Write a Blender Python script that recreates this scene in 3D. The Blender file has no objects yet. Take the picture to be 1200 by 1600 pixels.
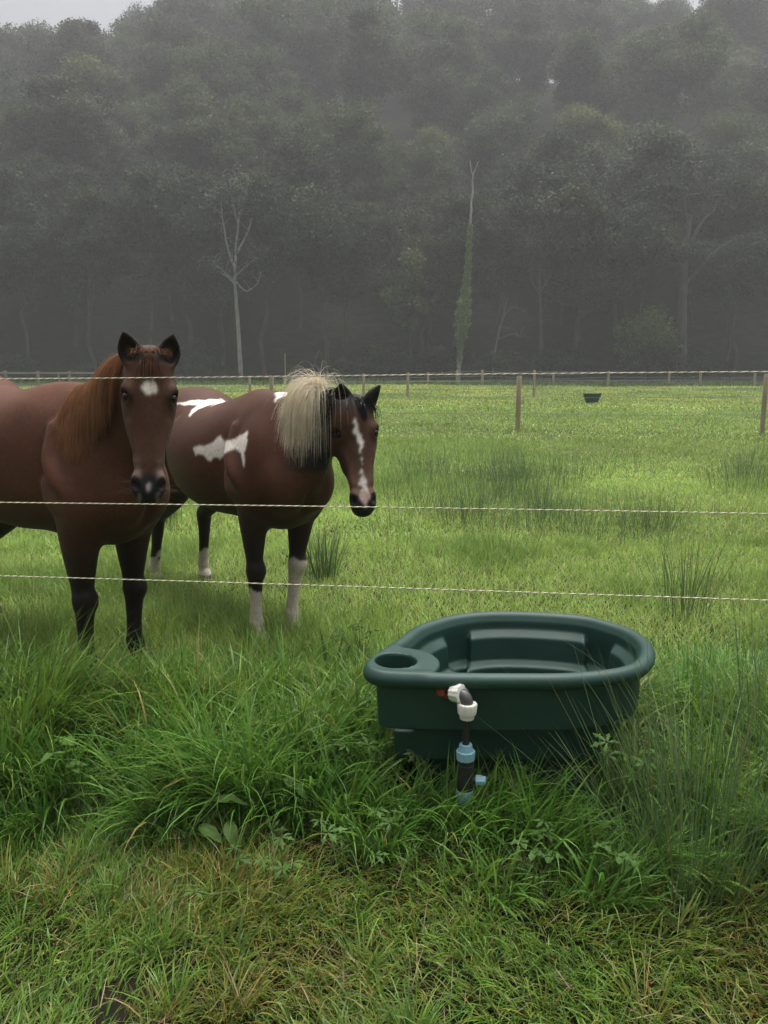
import bpy, math, random, os
import numpy as np
from mathutils import Vector, Matrix

def want(k): return True

# ------------------------------------------------------------------ camera, sky, sun, exposure
scene = bpy.context.scene
COL = scene.collection
CAM_H, PITCH, FPX = 1.5, math.radians(9.9), 1250.0
cam = bpy.data.cameras.new('camera')
cam.sensor_fit = 'VERTICAL'; cam.sensor_height = 36.0; cam.sensor_width = 27.0
cam.lens = FPX * 36.0 / 1600.0
cam.clip_start = 0.05; cam.clip_end = 2000.0
camo = bpy.data.objects.new('camera', cam); COL.objects.link(camo)
camo.location = (0, 0, CAM_H); camo.rotation_euler = (math.radians(90) - PITCH, 0, 0)
scene.camera = camo

SUN_EL, SUN_AZ = math.radians(74), math.radians(155)      # high behind the cloud, beyond the horses and a little to the right
world = bpy.data.worlds.new('World'); scene.world = world; world.use_nodes = True
wn = world.node_tree.nodes; wl = world.node_tree.links
bg = wn['Background']
sky = wn.new('ShaderNodeTexSky'); sky.sky_type = 'NISHITA'; sky.sun_disc = False
sky.sun_elevation = SUN_EL; sky.sun_rotation = math.radians(180) - SUN_AZ
sky.air_density = 1.0; sky.dust_density = 4.0; sky.ozone_density = 1.0
hs = wn.new('ShaderNodeHueSaturation'); hs.inputs['Saturation'].default_value = 0.16
wl.new(sky.outputs['Color'], hs.inputs['Color']); # overcast: the cloud is about three times as bright overhead as at the horizon
tcw = wn.new('ShaderNodeTexCoord'); sx = wn.new('ShaderNodeSeparateXYZ'); wl.new(tcw.outputs['Generated'], sx.inputs['Vector'])
mrw = wn.new('ShaderNodeMapRange'); mrw.inputs['From Min'].default_value = 0.0; mrw.inputs['From Max'].default_value = 1.0; mrw.inputs['To Min'].default_value = 0.30; mrw.inputs['To Max'].default_value = 1.75
pww = wn.new('ShaderNodeMath'); pww.operation = 'POWER'; pww.use_clamp = True; pww.inputs[1].default_value = 1.5
wl.new(sx.outputs['Z'], pww.inputs[0]); wl.new(pww.outputs[0], mrw.inputs['Value'])
mxw = wn.new('ShaderNodeMix'); mxw.data_type = 'RGBA'; mxw.blend_type = 'MULTIPLY'; mxw.inputs[0].default_value = 1.0
wl.new(hs.outputs['Color'], mxw.inputs[6]); wl.new(mrw.outputs['Result'], mxw.inputs[7]); wl.new(mxw.outputs[2], bg.inputs['Color'])
bg.inputs['Strength'].default_value = 0.13
sun = bpy.data.lights.new('sun', 'SUN'); sun.energy = 1.5; sun.angle = math.radians(60); sun.color = (1.0, 0.97, 0.92)
suno = bpy.data.objects.new('sun', sun); COL.objects.link(suno); suno.location = (4, -4, 20)
suno.rotation_euler = (math.radians(90) - SUN_EL, 0, SUN_AZ)
scene.view_settings.view_transform = 'Standard'; scene.view_settings.look = 'None'
scene.view_settings.exposure = 0.75; scene.view_settings.gamma = 1.0
scene.render.engine = 'CYCLES'
cy = scene.cycles
cy.use_denoising = True
try: cy.denoiser = 'OPENIMAGEDENOISE'
except Exception: pass
cy.max_bounces = 6; cy.diffuse_bounces = 3; cy.glossy_bounces = 2; cy.transmission_bounces = 3
cy.volume_bounces = 1; cy.transparent_max_bounces = 8; cy.sample_clamp_indirect = 4.0
cy.use_adaptive_sampling = False

CF = np.array([0, math.cos(PITCH), -math.sin(PITCH)]); CU = np.array([0, math.sin(PITCH), math.cos(PITCH)]); CR = np.array([1.0, 0, 0])
def ray(px, py): return CF + (px - 600) / FPX * CR + (800 - py) / FPX * CU
def at(px, py, D):
    d = ray(px, py); return np.array([0, 0, CAM_H]) + d * (D / d[1])
def on_z(px, py, z=0.0):
    d = ray(px, py); return np.array([0, 0, CAM_H]) + d * ((z - CAM_H) / d[2])
def project(P):
    P = np.asarray(P, float) - np.array([0, 0, CAM_H]); zc = P @ CF
    return 600 + FPX * (P @ CR) / zc, 800 - FPX * (P @ CU) / zc

# ------------------------------------------------------------------ helpers
def tag(o, label=None, cat=None, group=None, kind=None):
    if label: o['label'] = label
    if cat: o['category'] = cat
    if group: o['group'] = group
    if kind: o['kind'] = kind
    return o
def empty(name, loc=(0, 0, 0), rz=0.0):
    o = bpy.data.objects.new(name, None); COL.objects.link(o); o.location = loc; o.rotation_euler = (0, 0, rz)
    o.empty_display_size = 0.1
    return o
def link_mesh(name, V, faces=None, mat=None, parent=None, smooth=True, quads=None, tris=None, col=None, uv=None):
    """V (n,3) array; quads (m,4) / tris (k,3) int arrays or faces as a list."""
    me = bpy.data.meshes.new(name)
    V = np.asarray(V, np.float32)
    if faces is not None:
        me.from_pydata([tuple(v) for v in V], [], faces)
    else:
        loops, starts = [], []
        n = 0
        for arr, k in ((quads, 4), (tris, 3)):
            if arr is not None and len(arr):
                loops.append(np.asarray(arr, np.int32).ravel()); starts.append(n + np.arange(len(arr), dtype=np.int32) * k); n += len(arr) * k
        L = np.concatenate(loops); S = np.concatenate(starts)
        me.vertices.add(len(V)); me.vertices.foreach_set('co', V.ravel())
        me.loops.add(len(L)); me.loops.foreach_set('vertex_index', L)
        me.polygons.add(len(S)); me.polygons.foreach_set('loop_start', S)
        me.update(calc_edges=True); me.validate()
    if col is not None:
        a = me.color_attributes.new('tint', 'FLOAT_COLOR', 'POINT')
        c = np.ones((len(V), 4), np.float32); c[:, :3] = col; a.data.foreach_set('color', c.ravel())
    if smooth: me.polygons.foreach_set('use_smooth', np.ones(len(me.polygons), bool))
    o = bpy.data.objects.new(name, me); COL.objects.link(o)
    if mat: me.materials.append(mat)
    if parent is not None: o.parent = parent
    return o
class MB:
    """collects simple solids into one mesh"""
    def __init__(s): s.v = []; s.f = []
    def add(s, V, F):
        n = len(s.v); s.v += [tuple(map(float, v)) for v in V]; s.f += [tuple(i + n for i in q) for q in F]
    def box(s, c, d, rot=None, bev=0.0):
        x, y, z = [k / 2 for k in d]; V = []
        if bev <= 0:
            V = [Vector((i * x, j * y, k * z)) for k in (-1, 1) for j in (-1, 1) for i in (-1, 1)]
            F = [(0, 2, 3, 1), (4, 5, 7, 6), (0, 1, 5, 4), (2, 6, 7, 3), (0, 4, 6, 2), (1, 3, 7, 5)]
        else:
            b = bev; ring = []
            pl = [(-x + b, -y), (x - b, -y), (x, -y + b), (x, y - b), (x - b, y), (-x + b, y), (-x, y - b), (-x, -y + b)]
            pi = [(-x + b, -y + b * .6), (x - b, -y + b * .6), (x - b * .6, -y + b), (x - b * .6, y - b), (x - b, y - b * .6), (-x + b, y - b * .6), (-x + b * .6, y - b), (-x + b * .6, -y + b)]
            for P, zz in ((pi, -z), (pl, -z + b), (pl, z - b), (pi, z)): ring.append([Vector((p[0], p[1], zz)) for p in P])
            V = [v for r in ring for v in r]; F = [tuple(range(7, -1, -1)), tuple(range(24, 32))]
            for r in range(3):
                for i in range(8): F.append((r * 8 + i, r * 8 + (i + 1) % 8, r * 8 + 8 + (i + 1) % 8, r * 8 + 8 + i))
        if rot is not None: V = [rot @ v for v in V]
        s.add([v + Vector(c) for v in V], F)
    def tube(s, pts, rad, n=10, caps=True):
        pts = [Vector(p) for p in pts]
        if not hasattr(rad, '__len__'): rad = [rad] * len(pts)
        V = []; F = []; up = None
        for i, p in enumerate(pts):
            t = (pts[min(i + 1, len(pts) - 1)] - pts[max(i - 1, 0)]).normalized()
            if up is None:
                up = Vector((0, 0, 1)) if abs(t.z) < .9 else Vector((1, 0, 0))
            a = t.cross(up)
            a = a.normalized() if a.length > 1e-5 else t.orthogonal().normalized()
            b = a.cross(t).normalized(); up = b
            for k in range(n):
                th = 2 * math.pi * k / n; V.append(p + (a * math.cos(th) + b * math.sin(th)) * rad[i])
        for i in range(len(pts) - 1):
            for k in range(n): F.append((i * n + k, i * n + (k + 1) % n, (i + 1) * n + (k + 1) % n, (i + 1) * n + k))
        if caps: F += [tuple(range(n - 1, -1, -1)), tuple(range((len(pts) - 1) * n, len(pts) * n))]
        s.add(V, F)
    def lathe(s, c, axis, prof, n=24, flute=0.0, nfl=12):
        """prof: list of (h, r) along axis"""
        ax = Vector(axis).normalized(); a = ax.orthogonal().normalized(); b = ax.cross(a); c = Vector(c); V = []; F = []
        for h, r in prof:
            for k in range(n):
                th = 2 * math.pi * k / n
                rr = r * (1 + (flute if flute and (k * nfl * 2 // n) % 2 else 0.0))
                V.append(c + ax * h + (a * math.cos(th) + b * math.sin(th)) * rr)
        for i in range(len(prof) - 1):
            for k in range(n): F.append((i * n + k, i * n + (k + 1) % n, (i + 1) * n + (k + 1) % n, (i + 1) * n + k))
        F += [tuple(range(n - 1, -1, -1)), tuple(range((len(prof) - 1) * n, len(prof) * n))]
        s.add(V, F)
    def build(s, name, mat, parent=None, smooth=False):
        o = link_mesh(name, np.array(s.v), faces=s.f, mat=mat, parent=parent, smooth=smooth)
        if smooth:
            try: o.data.set_sharp_from_angle(angle=math.radians(38))
            except Exception: pass
        return o

def new_mat(name):
    m = bpy.data.materials.new(name); m.use_nodes = True
    nt = m.node_tree; return m, nt, nt.nodes['Principled BSDF']
def N(nt, t, **kw):
    n = nt.nodes.new(t)
    for k, v in kw.items():
        if k in n.inputs: n.inputs[k].default_value = v
        else: setattr(n, k, v)
    return n
def noisy(name, c1, c2, scale=8.0, rough=0.6, bump=0.0, bscale=None, detail=6, spec=0.4, coords='Object', stretch=None, bdist=0.01):
    m, nt, b = new_mat(name); l = nt.links
    tc = N(nt, 'ShaderNodeTexCoord'); src = tc.outputs[coords]
    if stretch:
        mp = N(nt, 'ShaderNodeMapping'); mp.inputs['Scale'].default_value = stretch; l.new(src, mp.inputs['Vector']); src = mp.outputs['Vector']
    n = N(nt, 'ShaderNodeTexNoise', Scale=scale, Detail=detail, Roughness=0.6); l.new(src, n.inputs['Vector'])
    r = N(nt, 'ShaderNodeValToRGB'); r.color_ramp.elements[0].position = .32; r.color_ramp.elements[1].position = .7
    r.color_ramp.elements[0].color = (*c1, 1); r.color_ramp.elements[1].color = (*c2, 1)
    l.new(n.outputs['Fac'], r.inputs['Fac']); l.new(r.outputs['Color'], b.inputs['Base Color'])
    b.inputs['Roughness'].default_value = rough; b.inputs['Specular IOR Level'].default_value = spec
    if bump:
        n2 = N(nt, 'ShaderNodeTexNoise', Scale=bscale or scale * 3, Detail=4); l.new(src, n2.inputs['Vector'])
        bp = N(nt, 'ShaderNodeBump', Strength=bump, Distance=bdist); l.new(n2.outputs['Fac'], bp.inputs['Height']); l.new(bp.outputs['Normal'], b.inputs['Normal'])
    return m
def tinted(name, rough=0.5, spec=0.4, nscale=40.0, namt=0.25, transl=0.0, sheen=0.0, bump=0.0, bscale=200.0):
    """colour from the mesh's own per-vertex albedo, broken up by a fine noise"""
    m, nt, b = new_mat(name); l = nt.links
    at_ = N(nt, 'ShaderNodeVertexColor'); at_.layer_name = 'tint'
    tc = N(nt, 'ShaderNodeTexCoord'); n = N(nt, 'ShaderNodeTexNoise', Scale=nscale, Detail=3); l.new(tc.outputs['Object'], n.inputs['Vector'])
    mr = N(nt, 'ShaderNodeMapRange'); mr.inputs['To Min'].default_value = 1 - namt; mr.inputs['To Max'].default_value = 1 + namt
    mr.inputs['From Min'].default_value = .3; mr.inputs['From Max'].default_value = .7
    l.new(n.outputs['Fac'], mr.inputs['Value'])
    mx = N(nt, 'ShaderNodeMix', data_type='RGBA', blend_type='MULTIPLY'); mx.inputs[0].default_value = 1.0
    l.new(at_.outputs['Color'], mx.inputs[6]); l.new(mr.outputs['Result'], mx.inputs[7])
    l.new(mx.outputs[2], b.inputs['Base Color'])
    b.inputs['Roughness'].default_value = rough; b.inputs['Specular IOR Level'].default_value = spec
    if sheen:
        b.inputs['Sheen Weight'].default_value = sheen; b.inputs['Sheen Roughness'].default_value = 0.45
    if bump:
        n2 = N(nt, 'ShaderNodeTexNoise', Scale=bscale, Detail=3); l.new(tc.outputs['Object'], n2.inputs['Vector'])
        bp = N(nt, 'ShaderNodeBump', Strength=bump, Distance=0.004); l.new(n2.outputs['Fac'], bp.inputs['Height']); l.new(bp.outputs['Normal'], b.inputs['Normal'])
    if transl:
        out = nt.nodes['Material Output']; tr = N(nt, 'ShaderNodeBsdfTranslucent'); l.new(mx.outputs[2], tr.inputs['Color'])
        ms = N(nt, 'ShaderNodeMixShader'); ms.inputs[0].default_value = transl
        l.new(b.outputs['BSDF'], ms.inputs[1]); l.new(tr.outputs['BSDF'], ms.inputs[2]); l.new(ms.outputs['Shader'], out.inputs['Surface'])
    return m

# ------------------------------------------------------------------ implicit surfaces (smooth unions, then surface nets)
def catmull(A, sub):
    A = np.asarray(A, float)
    if A.ndim == 1: A = A[:, None]
    out = []; n = len(A)
    for i in range(n - 1):
        p0 = A[max(i - 1, 0)]; p1 = A[i]; p2 = A[i + 1]; p3 = A[min(i + 2, n - 1)]
        for t in np.linspace(0, 1, sub, endpoint=False):
            out.append(.5 * (2 * p1 + (p2 - p0) * t + (2 * p0 - 5 * p1 + 4 * p2 - p3) * t * t + (3 * p1 - p0 - 3 * p2 + p3) * t ** 3))
    out.append(A[-1]); return np.array(out)
def unit(v):
    v = np.asarray(v, float); return v / np.maximum(np.linalg.norm(v, axis=-1, keepdims=True), 1e-9)
class Field:
    def __init__(s, lo, hi, h):
        s.lo = np.array(lo, float); s.h = h; s.n = np.ceil((np.array(hi) - s.lo) / h).astype(int) + 1
        s.F = np.full(s.n, 0.5, np.float32)
        s.ax = [(s.lo[i] + np.arange(s.n[i]) * h).astype(np.float32) for i in range(3)]
    def box(s, lo, hi):
        a = np.clip(np.floor((np.asarray(lo) - s.lo) / s.h).astype(int), 0, s.n - 1)
        b = np.clip(np.ceil((np.asarray(hi) - s.lo) / s.h).astype(int) + 1, 1, s.n)
        return a, b
    def grids(s, a, b):
        return (s.ax[0][a[0]:b[0]][:, None, None], s.ax[1][a[1]:b[1]][None, :, None], s.ax[2][a[2]:b[2]][None, None, :])
    def merge(s, a, b, D, k, mode='add'):
        sl = tuple(slice(a[i], b[i]) for i in range(3)); F = s.F[sl]
        if mode == 'add':
            h = np.clip(.5 + .5 * (F - D) / k, 0, 1); s.F[sl] = F * (1 - h) + D * h - k * h * (1 - h)
        else:
            h = np.clip(.5 - .5 * (F + D) / k, 0, 1); s.F[sl] = F * (1 - h) - D * h + k * h * (1 - h)
    def sweep(s, pts, ra, rb, side, k=.04, sub=5, mode='add', sq=2.0):
        P = catmull(pts, sub); A = catmull(ra, sub)[:, 0]; B = catmull(rb, sub)[:, 0]
        A = np.maximum(A, .003); B = np.maximum(B, .003)
        side = np.asarray(side, float)
        S = np.tile(side, (len(P), 1)) if side.ndim == 1 else catmull(side, sub)
        T = unit(np.gradient(P, axis=0)); S = unit(S - (S * T).sum(1, keepdims=True) * T); Nn = np.cross(T, S)
        mg = k + 3 * s.h; R = np.maximum(A, B)[:, None] + mg
        a, b = s.box((P - R).min(0), (P + R).max(0))
        D = np.full(b - a, 0.5, np.float32)
        for i in range(len(P) - 1):
            r = max(A[i], A[i + 1], B[i], B[i + 1]) + mg
            a2, b2 = s.box(np.minimum(P[i], P[i + 1]) - r, np.maximum(P[i], P[i + 1]) + r)
            a2 = np.maximum(a2, a); b2 = np.minimum(b2, b)
            if (b2 <= a2).any(): continue
            X, Y, Z = s.grids(a2, b2)
            x = X - np.float32(P[i][0]); y = Y - np.float32(P[i][1]); z = Z - np.float32(P[i][2])
            d = (P[i + 1] - P[i]); L2 = float(d @ d) + 1e-12; d = d.astype(np.float32)
            t = np.clip((x * d[0] + y * d[1] + z * d[2]) / np.float32(L2), 0, 1)
            x = x - t * d[0]; y = y - t * d[1]; z = z - t * d[2]
            sv = S[i].astype(np.float32); nv = Nn[i].astype(np.float32); tv = T[i].astype(np.float32)
            ra_ = np.float32(A[i]) + t * np.float32(A[i + 1] - A[i]); rb_ = np.float32(B[i]) + t * np.float32(B[i + 1] - B[i])
            u = (x * sv[0] + y * sv[1] + z * sv[2]) / ra_; v = (x * nv[0] + y * nv[1] + z * nv[2]) / rb_
            w = (x * tv[0] + y * tv[1] + z * tv[2]) / np.minimum(ra_, rb_)
            if sq == 2.0: kk = np.sqrt(u * u + v * v + w * w)
            else: kk = (np.abs(u) ** sq + np.abs(v) ** sq + np.abs(w) ** sq) ** np.float32(1 / sq)
            ln = np.sqrt(x * x + y * y + z * z)
            dist = np.where(kk > .15, ln * (1 - 1 / np.maximum(kk, .15)), -np.minimum(ra_, rb_) * (1 - kk)).astype(np.float32)
            sl = tuple(slice(a2[j] - a[j], b2[j] - a[j]) for j in range(3))
            D[sl] = np.minimum(D[sl], dist)
        s.merge(a, b, D, k, mode)
    def ball(s, c, r, k=.03, axes=None, mode='add'):
        """ellipsoid with radii r along axes (rows)"""
        c = np.asarray(c, float); r = np.asarray(r, float) * np.ones(3); M = np.eye(3) if axes is None else np.asarray(axes, float)
        R = r.max() + k + 3 * s.h; a, b = s.box(c - R, c + R)
        if (b <= a).any(): return
        X, Y, Z = s.grids(a, b); x = X - np.float32(c[0]); y = Y - np.float32(c[1]); z = Z - np.float32(c[2])
        kk = 0
        for i in range(3): kk = kk + ((x * np.float32(M[i][0]) + y * np.float32(M[i][1]) + z * np.float32(M[i][2])) / np.float32(r[i])) ** 2
        kk = np.sqrt(kk); ln = np.sqrt(x * x + y * y + z * z)
        D = np.where(kk > .1, ln * (1 - 1 / np.maximum(kk, .1)), -r.min()).astype(np.float32)
        s.merge(a, b, D, k, mode)
    def trunk(s, ctl, k=.01, p=2.0):
        """body spine along x: rows x, y centre, z centre, half width, half height"""
        C = np.array(ctl, float); C = C[np.argsort(C[:, 0])]
        a, b = s.box((C[:, 0].min() - .1, -.6, .3), (C[:, 0].max() + .1, .6, 1.75)); X, Y, Z = s.grids(a, b)
        D_ = catmull(C, 8); xs = s.ax[0][a[0]:b[0]]
        f = lambda j: np.interp(xs, D_[:, 0], D_[:, j]).astype(np.float32)[:, None, None]
        yc, zc, wa, hb = f(1), f(2), f(3), f(4)
        y = Y - yc; z = Z - zc; u = y / wa; v = z / hb
        kk = (np.abs(u) ** p + np.abs(v) ** p) ** (1 / p)
        ln = np.sqrt(y * y + z * z); D = np.where(kk > .1, ln * (1 - 1 / np.maximum(kk, .1)), -np.minimum(wa, hb) * (1 - kk)).astype(np.float32)
        ex = np.maximum(np.maximum(C[0, 0] - xs, xs - C[-1, 0]), 0)[:, None, None]
        D = np.where(ex > 0, np.sqrt(np.maximum(D, 0) ** 2 + ex ** 2), D).astype(np.float32)
        s.merge(a, b, D, k)
    def value(s, P):
        i = np.clip(np.rint((np.asarray(P) - s.lo) / s.h).astype(int), 0, s.n - 1); return s.F[i[:, 0], i[:, 1], i[:, 2]]
    def grad(s, P):
        i = np.clip(np.rint((np.asarray(P) - s.lo) / s.h).astype(int), 1, s.n - 2); F = s.F
        g = np.stack([F[i[:, 0] + 1, i[:, 1], i[:, 2]] - F[i[:, 0] - 1, i[:, 1], i[:, 2]], F[i[:, 0], i[:, 1] + 1, i[:, 2]] - F[i[:, 0], i[:, 1] - 1, i[:, 2]],
                      F[i[:, 0], i[:, 1], i[:, 2] + 1] - F[i[:, 0], i[:, 1], i[:, 2] - 1]], 1)
        return unit(g)
    def push_out(s, P, gap, it=3):
        P = np.array(P, float)
        for _ in range(it):
            d = s.value(P); P += s.grad(P) * np.maximum(gap - d, 0)[:, None]
        return P
    def mesh(s):
        F = s.F; IN = F < 0
        c = np.zeros(np.array(F.shape) - 1, np.int8)
        for i in (0, 1):
            for j in (0, 1):
                for k in (0, 1): c += IN[i:F.shape[0] - 1 + i, j:F.shape[1] - 1 + j, k:F.shape[2] - 1 + k]
        idx = np.argwhere((c > 0) & (c < 8)); n = len(idx)
        lut = np.full(c.shape, -1, np.int32); lut[idx[:, 0], idx[:, 1], idx[:, 2]] = np.arange(n)
        acc = np.zeros((n, 3), np.float64); cnt = np.zeros(n)
        cor = [(i, j, k) for i in (0, 1) for j in (0, 1) for k in (0, 1)]
        for p in cor:
            for ax in range(3):
                if p[ax]: continue
                q = list(p); q[ax] = 1
                fa = F[idx[:, 0] + p[0], idx[:, 1] + p[1], idx[:, 2] + p[2]]; fb = F[idx[:, 0] + q[0], idx[:, 1] + q[1], idx[:, 2] + q[2]]
                m = (fa < 0) != (fb < 0); t = np.where(m, fa / np.where(m, fa - fb, 1), 0)
                pt = np.tile(np.array(p, float), (n, 1)); pt[:, ax] = t
                acc[m] += pt[m]; cnt[m] += 1
        V = s.lo + (idx + acc / np.maximum(cnt, 1)[:, None]) * s.h
        Q = []
        for ax in range(3):
            o1, o2 = (ax + 1) % 3, (ax + 2) % 3
            sa = [slice(None)] * 3; sb = [slice(None)] * 3; sa[ax] = slice(0, -1); sb[ax] = slice(1, None)
            fa = IN[tuple(sa)]; fb = IN[tuple(sb)]; e = np.argwhere(fa != fb)
            m = (e[:, o1] > 0) & (e[:, o2] > 0) & (e[:, o1] < F.shape[o1] - 1) & (e[:, o2] < F.shape[o2] - 1); e = e[m]
            flip = fa[e[:, 0], e[:, 1], e[:, 2]]
            def cell(d1, d2):
                q = e.copy(); q[:, o1] -= d1; q[:, o2] -= d2; return lut[q[:, 0], q[:, 1], q[:, 2]]
            q = np.stack([cell(1, 1), cell(0, 1), cell(0, 0), cell(1, 0)], 1)
            q[~flip] = q[~flip][:, ::-1]; Q.append(q)
        Q = np.concatenate(Q); Q = Q[(Q >= 0).all(1)]
        return V, Q
def relax(V, Q, it=2, lam=.5):
    E0 = np.concatenate([Q[:, a] for a in range(4)] * 2); E1 = np.concatenate([Q[:, (a + 1) % 4] for a in range(4)] + [Q[:, (a - 1) % 4] for a in range(4)])
    cnt = np.maximum(np.bincount(E0, minlength=len(V)), 1)[:, None]
    for _ in range(it):
        acc = np.stack([np.bincount(E0, V[E1][:, i], minlength=len(V)) for i in range(3)], 1)
        V = V + lam * (acc / cnt - V)
    return V
# ------------------------------------------------------------------ the two horses
def poly_in(px, py, poly):
    poly = np.asarray(poly, float); ins = np.zeros(len(px), bool); j = len(poly) - 1
    for i in range(len(poly)):
        xi, yi = poly[i]; xj, yj = poly[j]
        c = ((yi > py) != (yj > py)) & (px < (xj - xi) * (py - yi) / (yj - yi + 1e-12) + xi)
        ins ^= c; j = i
    return ins
def sstep(a, b, x): t = np.clip((x - a) / (b - a), 0, 1); return t * t * (3 - 2 * t)
def vnoise(P, s, seed=0):
    """cheap smooth value noise, 0..1"""
    P = np.asarray(P, float) * s + seed * 17.31; i = np.floor(P).astype(np.int64); f = P - i; f = f * f * (3 - 2 * f); out = 0
    def h(q):
        n = (q[..., 0] * 73856093) ^ (q[..., 1] * 19349663) ^ ((q[..., 2] * 83492791) if q.shape[-1] > 2 else 0)
        n = (n ^ (n >> 13)) * 1274126177; n = n ^ (n >> 16); return (n & 0xffff) / 65535.0
    d = P.shape[-1]
    for c in range(2 ** d):
        o = np.array([(c >> j) & 1 for j in range(d)]); w = np.prod(np.where(o, f, 1 - f), axis=-1); out = out + w * h(i + o)
    return out

coat_mat = tinted('horse_coat', rough=.60, spec=.18, nscale=60, namt=.16, sheen=.04, bump=.18, bscale=160)
hair_mat = tinted('horse_hair', rough=.5, spec=.3, nscale=14, namt=.16, transl=.35)
eye_mat, _, _b = new_mat('horse_eye'); _b.inputs['Base Color'].default_value = (.006, .004, .003, 1); _b.inputs['Roughness'].default_value = .08

class Horse:
    def __init__(s, loc, theta, h, hi, lo):
        s.loc = np.array(loc, float); s.rz = math.radians(theta) - math.pi / 2
        c, n = math.cos(s.rz), math.sin(s.rz); s.M = np.array([[c, -n, 0], [n, c, 0], [0, 0, 1]])
        s.f = Field(lo, hi, h)
    def L(s, W): return (np.asarray(W, float) - s.loc) @ s.M          # world -> horse
    def W(s, Lp): return np.asarray(Lp, float) @ s.M.T + s.loc
    def leg_fore(s, y, dx=0.0, dz=0.0, w=1.0, lift=0.0, sway=0.0):
        P = [(.10, .80 * y, 1.10), (.10, .98 * y, .90), (.05, y, .79), (.035, y, .69), (.03, y, .57), (.03, y, .48), (.038, y, .42), (.03, y, .36), (.022, y, .25), (.02, y, .165), (.022, y, .125), (.048, y, .075), (.07, y, .042), (.085, y, .0)]
        P = np.array(P, float); t = np.clip((.80 - P[:, 2]) / .8, 0, 1); P[:, 0] += dx * t; P[:, 1] += sway * t; P[:, 2] += dz
        a = np.array([.06, .095, .085, .073, .056, .046, .052, .041, .032, .034, .041, .036, .047, .06]) * w
        b = np.array([.10, .135, .115, .093, .070, .052, .055, .044, .038, .040, .046, .040, .054, .07]) * w
        s.f.sweep(P, a, b, (0, 1, 0), k=.05)
        s.f.ball(P[6] + [.012, 0, .005], (.042 * w, .043 * w, .045 * w), k=.03)
        s.f.ball(P[2] + [-.07, 0, .03], (.05, .045, .06), k=.05)                       # point of the elbow
        return P
    def leg_hind(s, y, dx=0.0, w=1.0, rump=-1.12, splay=0.0):
        r = rump
        P = np.array([(r - .03, .75 * y, 1.12), (r + .06, .98 * y, .94), (r + .07, y * 1.05, .82), (r - .0, y * 1.03, .71), (r - .10, y, .60), (r - .165, y, .53), (r - .185, y, .475), (r - .17, y, .41), (r - .15, y, .28), (r - .14, y, .165), (r - .135, y, .13), (r - .11, y, .08), (r - .085, y, .042), (r - .07, y, .0)], float)
        t = np.clip((.8 - P[:, 2]) / .8, 0, 1); P[:, 0] += dx * t; P[:, 1] += splay * t
        a = np.array([.10, .125, .115, .092, .064, .048, .048, .042, .034, .036, .042, .037, .048, .06]) * w
        b = np.array([.17, .20, .165, .125, .085, .062, .062, .052, .041, .042, .048, .040, .054, .07]) * w
        s.f.sweep(P, a, b, (0, 1, 0), k=.05)
        s.f.ball(P[6] + [-.045, 0, .03], (.03, .032, .05), k=.035)                     # hock point
        return P
    def head(s, poll, nose, side, length, jaw=1.0, wide=1.0, earL=None, earR=None, ew=1.0):
        """poll, nose: face line ends in horse space; side: unit vector to the horse's left"""
        poll = np.asarray(poll, float); ax = unit(np.asarray(nose, float) - poll); side = unit(side - (side @ ax) * ax); fr = np.cross(ax, side)   # forward of the face
        s.wd = wide; s.hp, s.hax, s.hs, s.hf, s.hl = poll, ax, side, fr, length
        Hd = lambda t, u=0.0, v=0.0: poll + ax * (t * length) + side * u + fr * v       # t along, u to its left, v forward
        s.Hd = Hd
        t = np.array([-.02, .07, .16, .26, .36, .46, .57, .68, .78, .87, .94, .985])
        hw = np.array([.062, .082, .098, .104, .094, .080, .065, .055, .052, .054, .053, .040]) * wide
        hd = np.array([.070, .088, .105, .118, .122, .112, .092, .074, .064, .058, .050, .032]) * jaw
        fl = np.array([-.012, 0, .004, .004, .002, 0, -.002, -.003, -.003, -.006, -.012, -.022])
        C = np.array([Hd(a, 0, f - d) for a, d, f in zip(t, hd, fl)])
        s.f.sweep(C, hw, hd, side, k=.05, sub=5, sq=2.35)
        X = np.array([ax, side, fr])
        for sg in (1, -1):
            s.f.ball(Hd(.235, sg * .078 * wide, -.035), (.046, .034, .034), k=.025, axes=X)               # brow bone
            s.f.ball(Hd(.40, sg * .050 * wide, -.135 * jaw), (.115, .030, .088 * jaw), k=.03, axes=X)      # cheek
            s.f.ball(Hd(.885, sg * .040 * wide, -.024), (.050, .027, .031), k=.025, axes=X)                 # nostril wing
            s.f.ball(Hd(.56, sg * .066 * wide, .004), (.085, .014, .026), k=.03, axes=X, mode='sub')
            s.f.sweep([Hd(.46, sg * .060 * wide, -.045), Hd(.60, sg * .047 * wide, -.03), Hd(.74, sg * .043 * wide, -.02)], [.012] * 3, [.014] * 3, fr, k=.03)   # facial crest
        s.f.ball(Hd(.955, 0, -.045), (.036, .046, .036), k=.03, axes=X)                                  # upper lip
        s.f.ball(Hd(.965, 0, -.088), (.030, .036, .028), k=.022, axes=X)                                 # lower lip and chin
        for sg in (1, -1):
            s.f.ball(Hd(.262, sg * .097 * wide, -.026), (.025, .022, .021), k=.016, axes=X, mode='sub')    # eye socket
            a2 = unit(ax * .8 - side * sg * .5)
            s.f.ball(Hd(.895, sg * .054 * wide, -.006), (.029, .015, .020), k=.010, axes=np.array([a2, np.cross(fr, a2), fr]), mode='sub')   # nostril
        s.f.sweep([Hd(.93, u * .052 * wide, -.068 - .012 * (1 - u * u)) for u in (-1, -.5, 0, .5, 1)], [.004] * 5, [.005] * 5, ax, k=.008, mode='sub')       # mouth line
        s.ears = []
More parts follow.
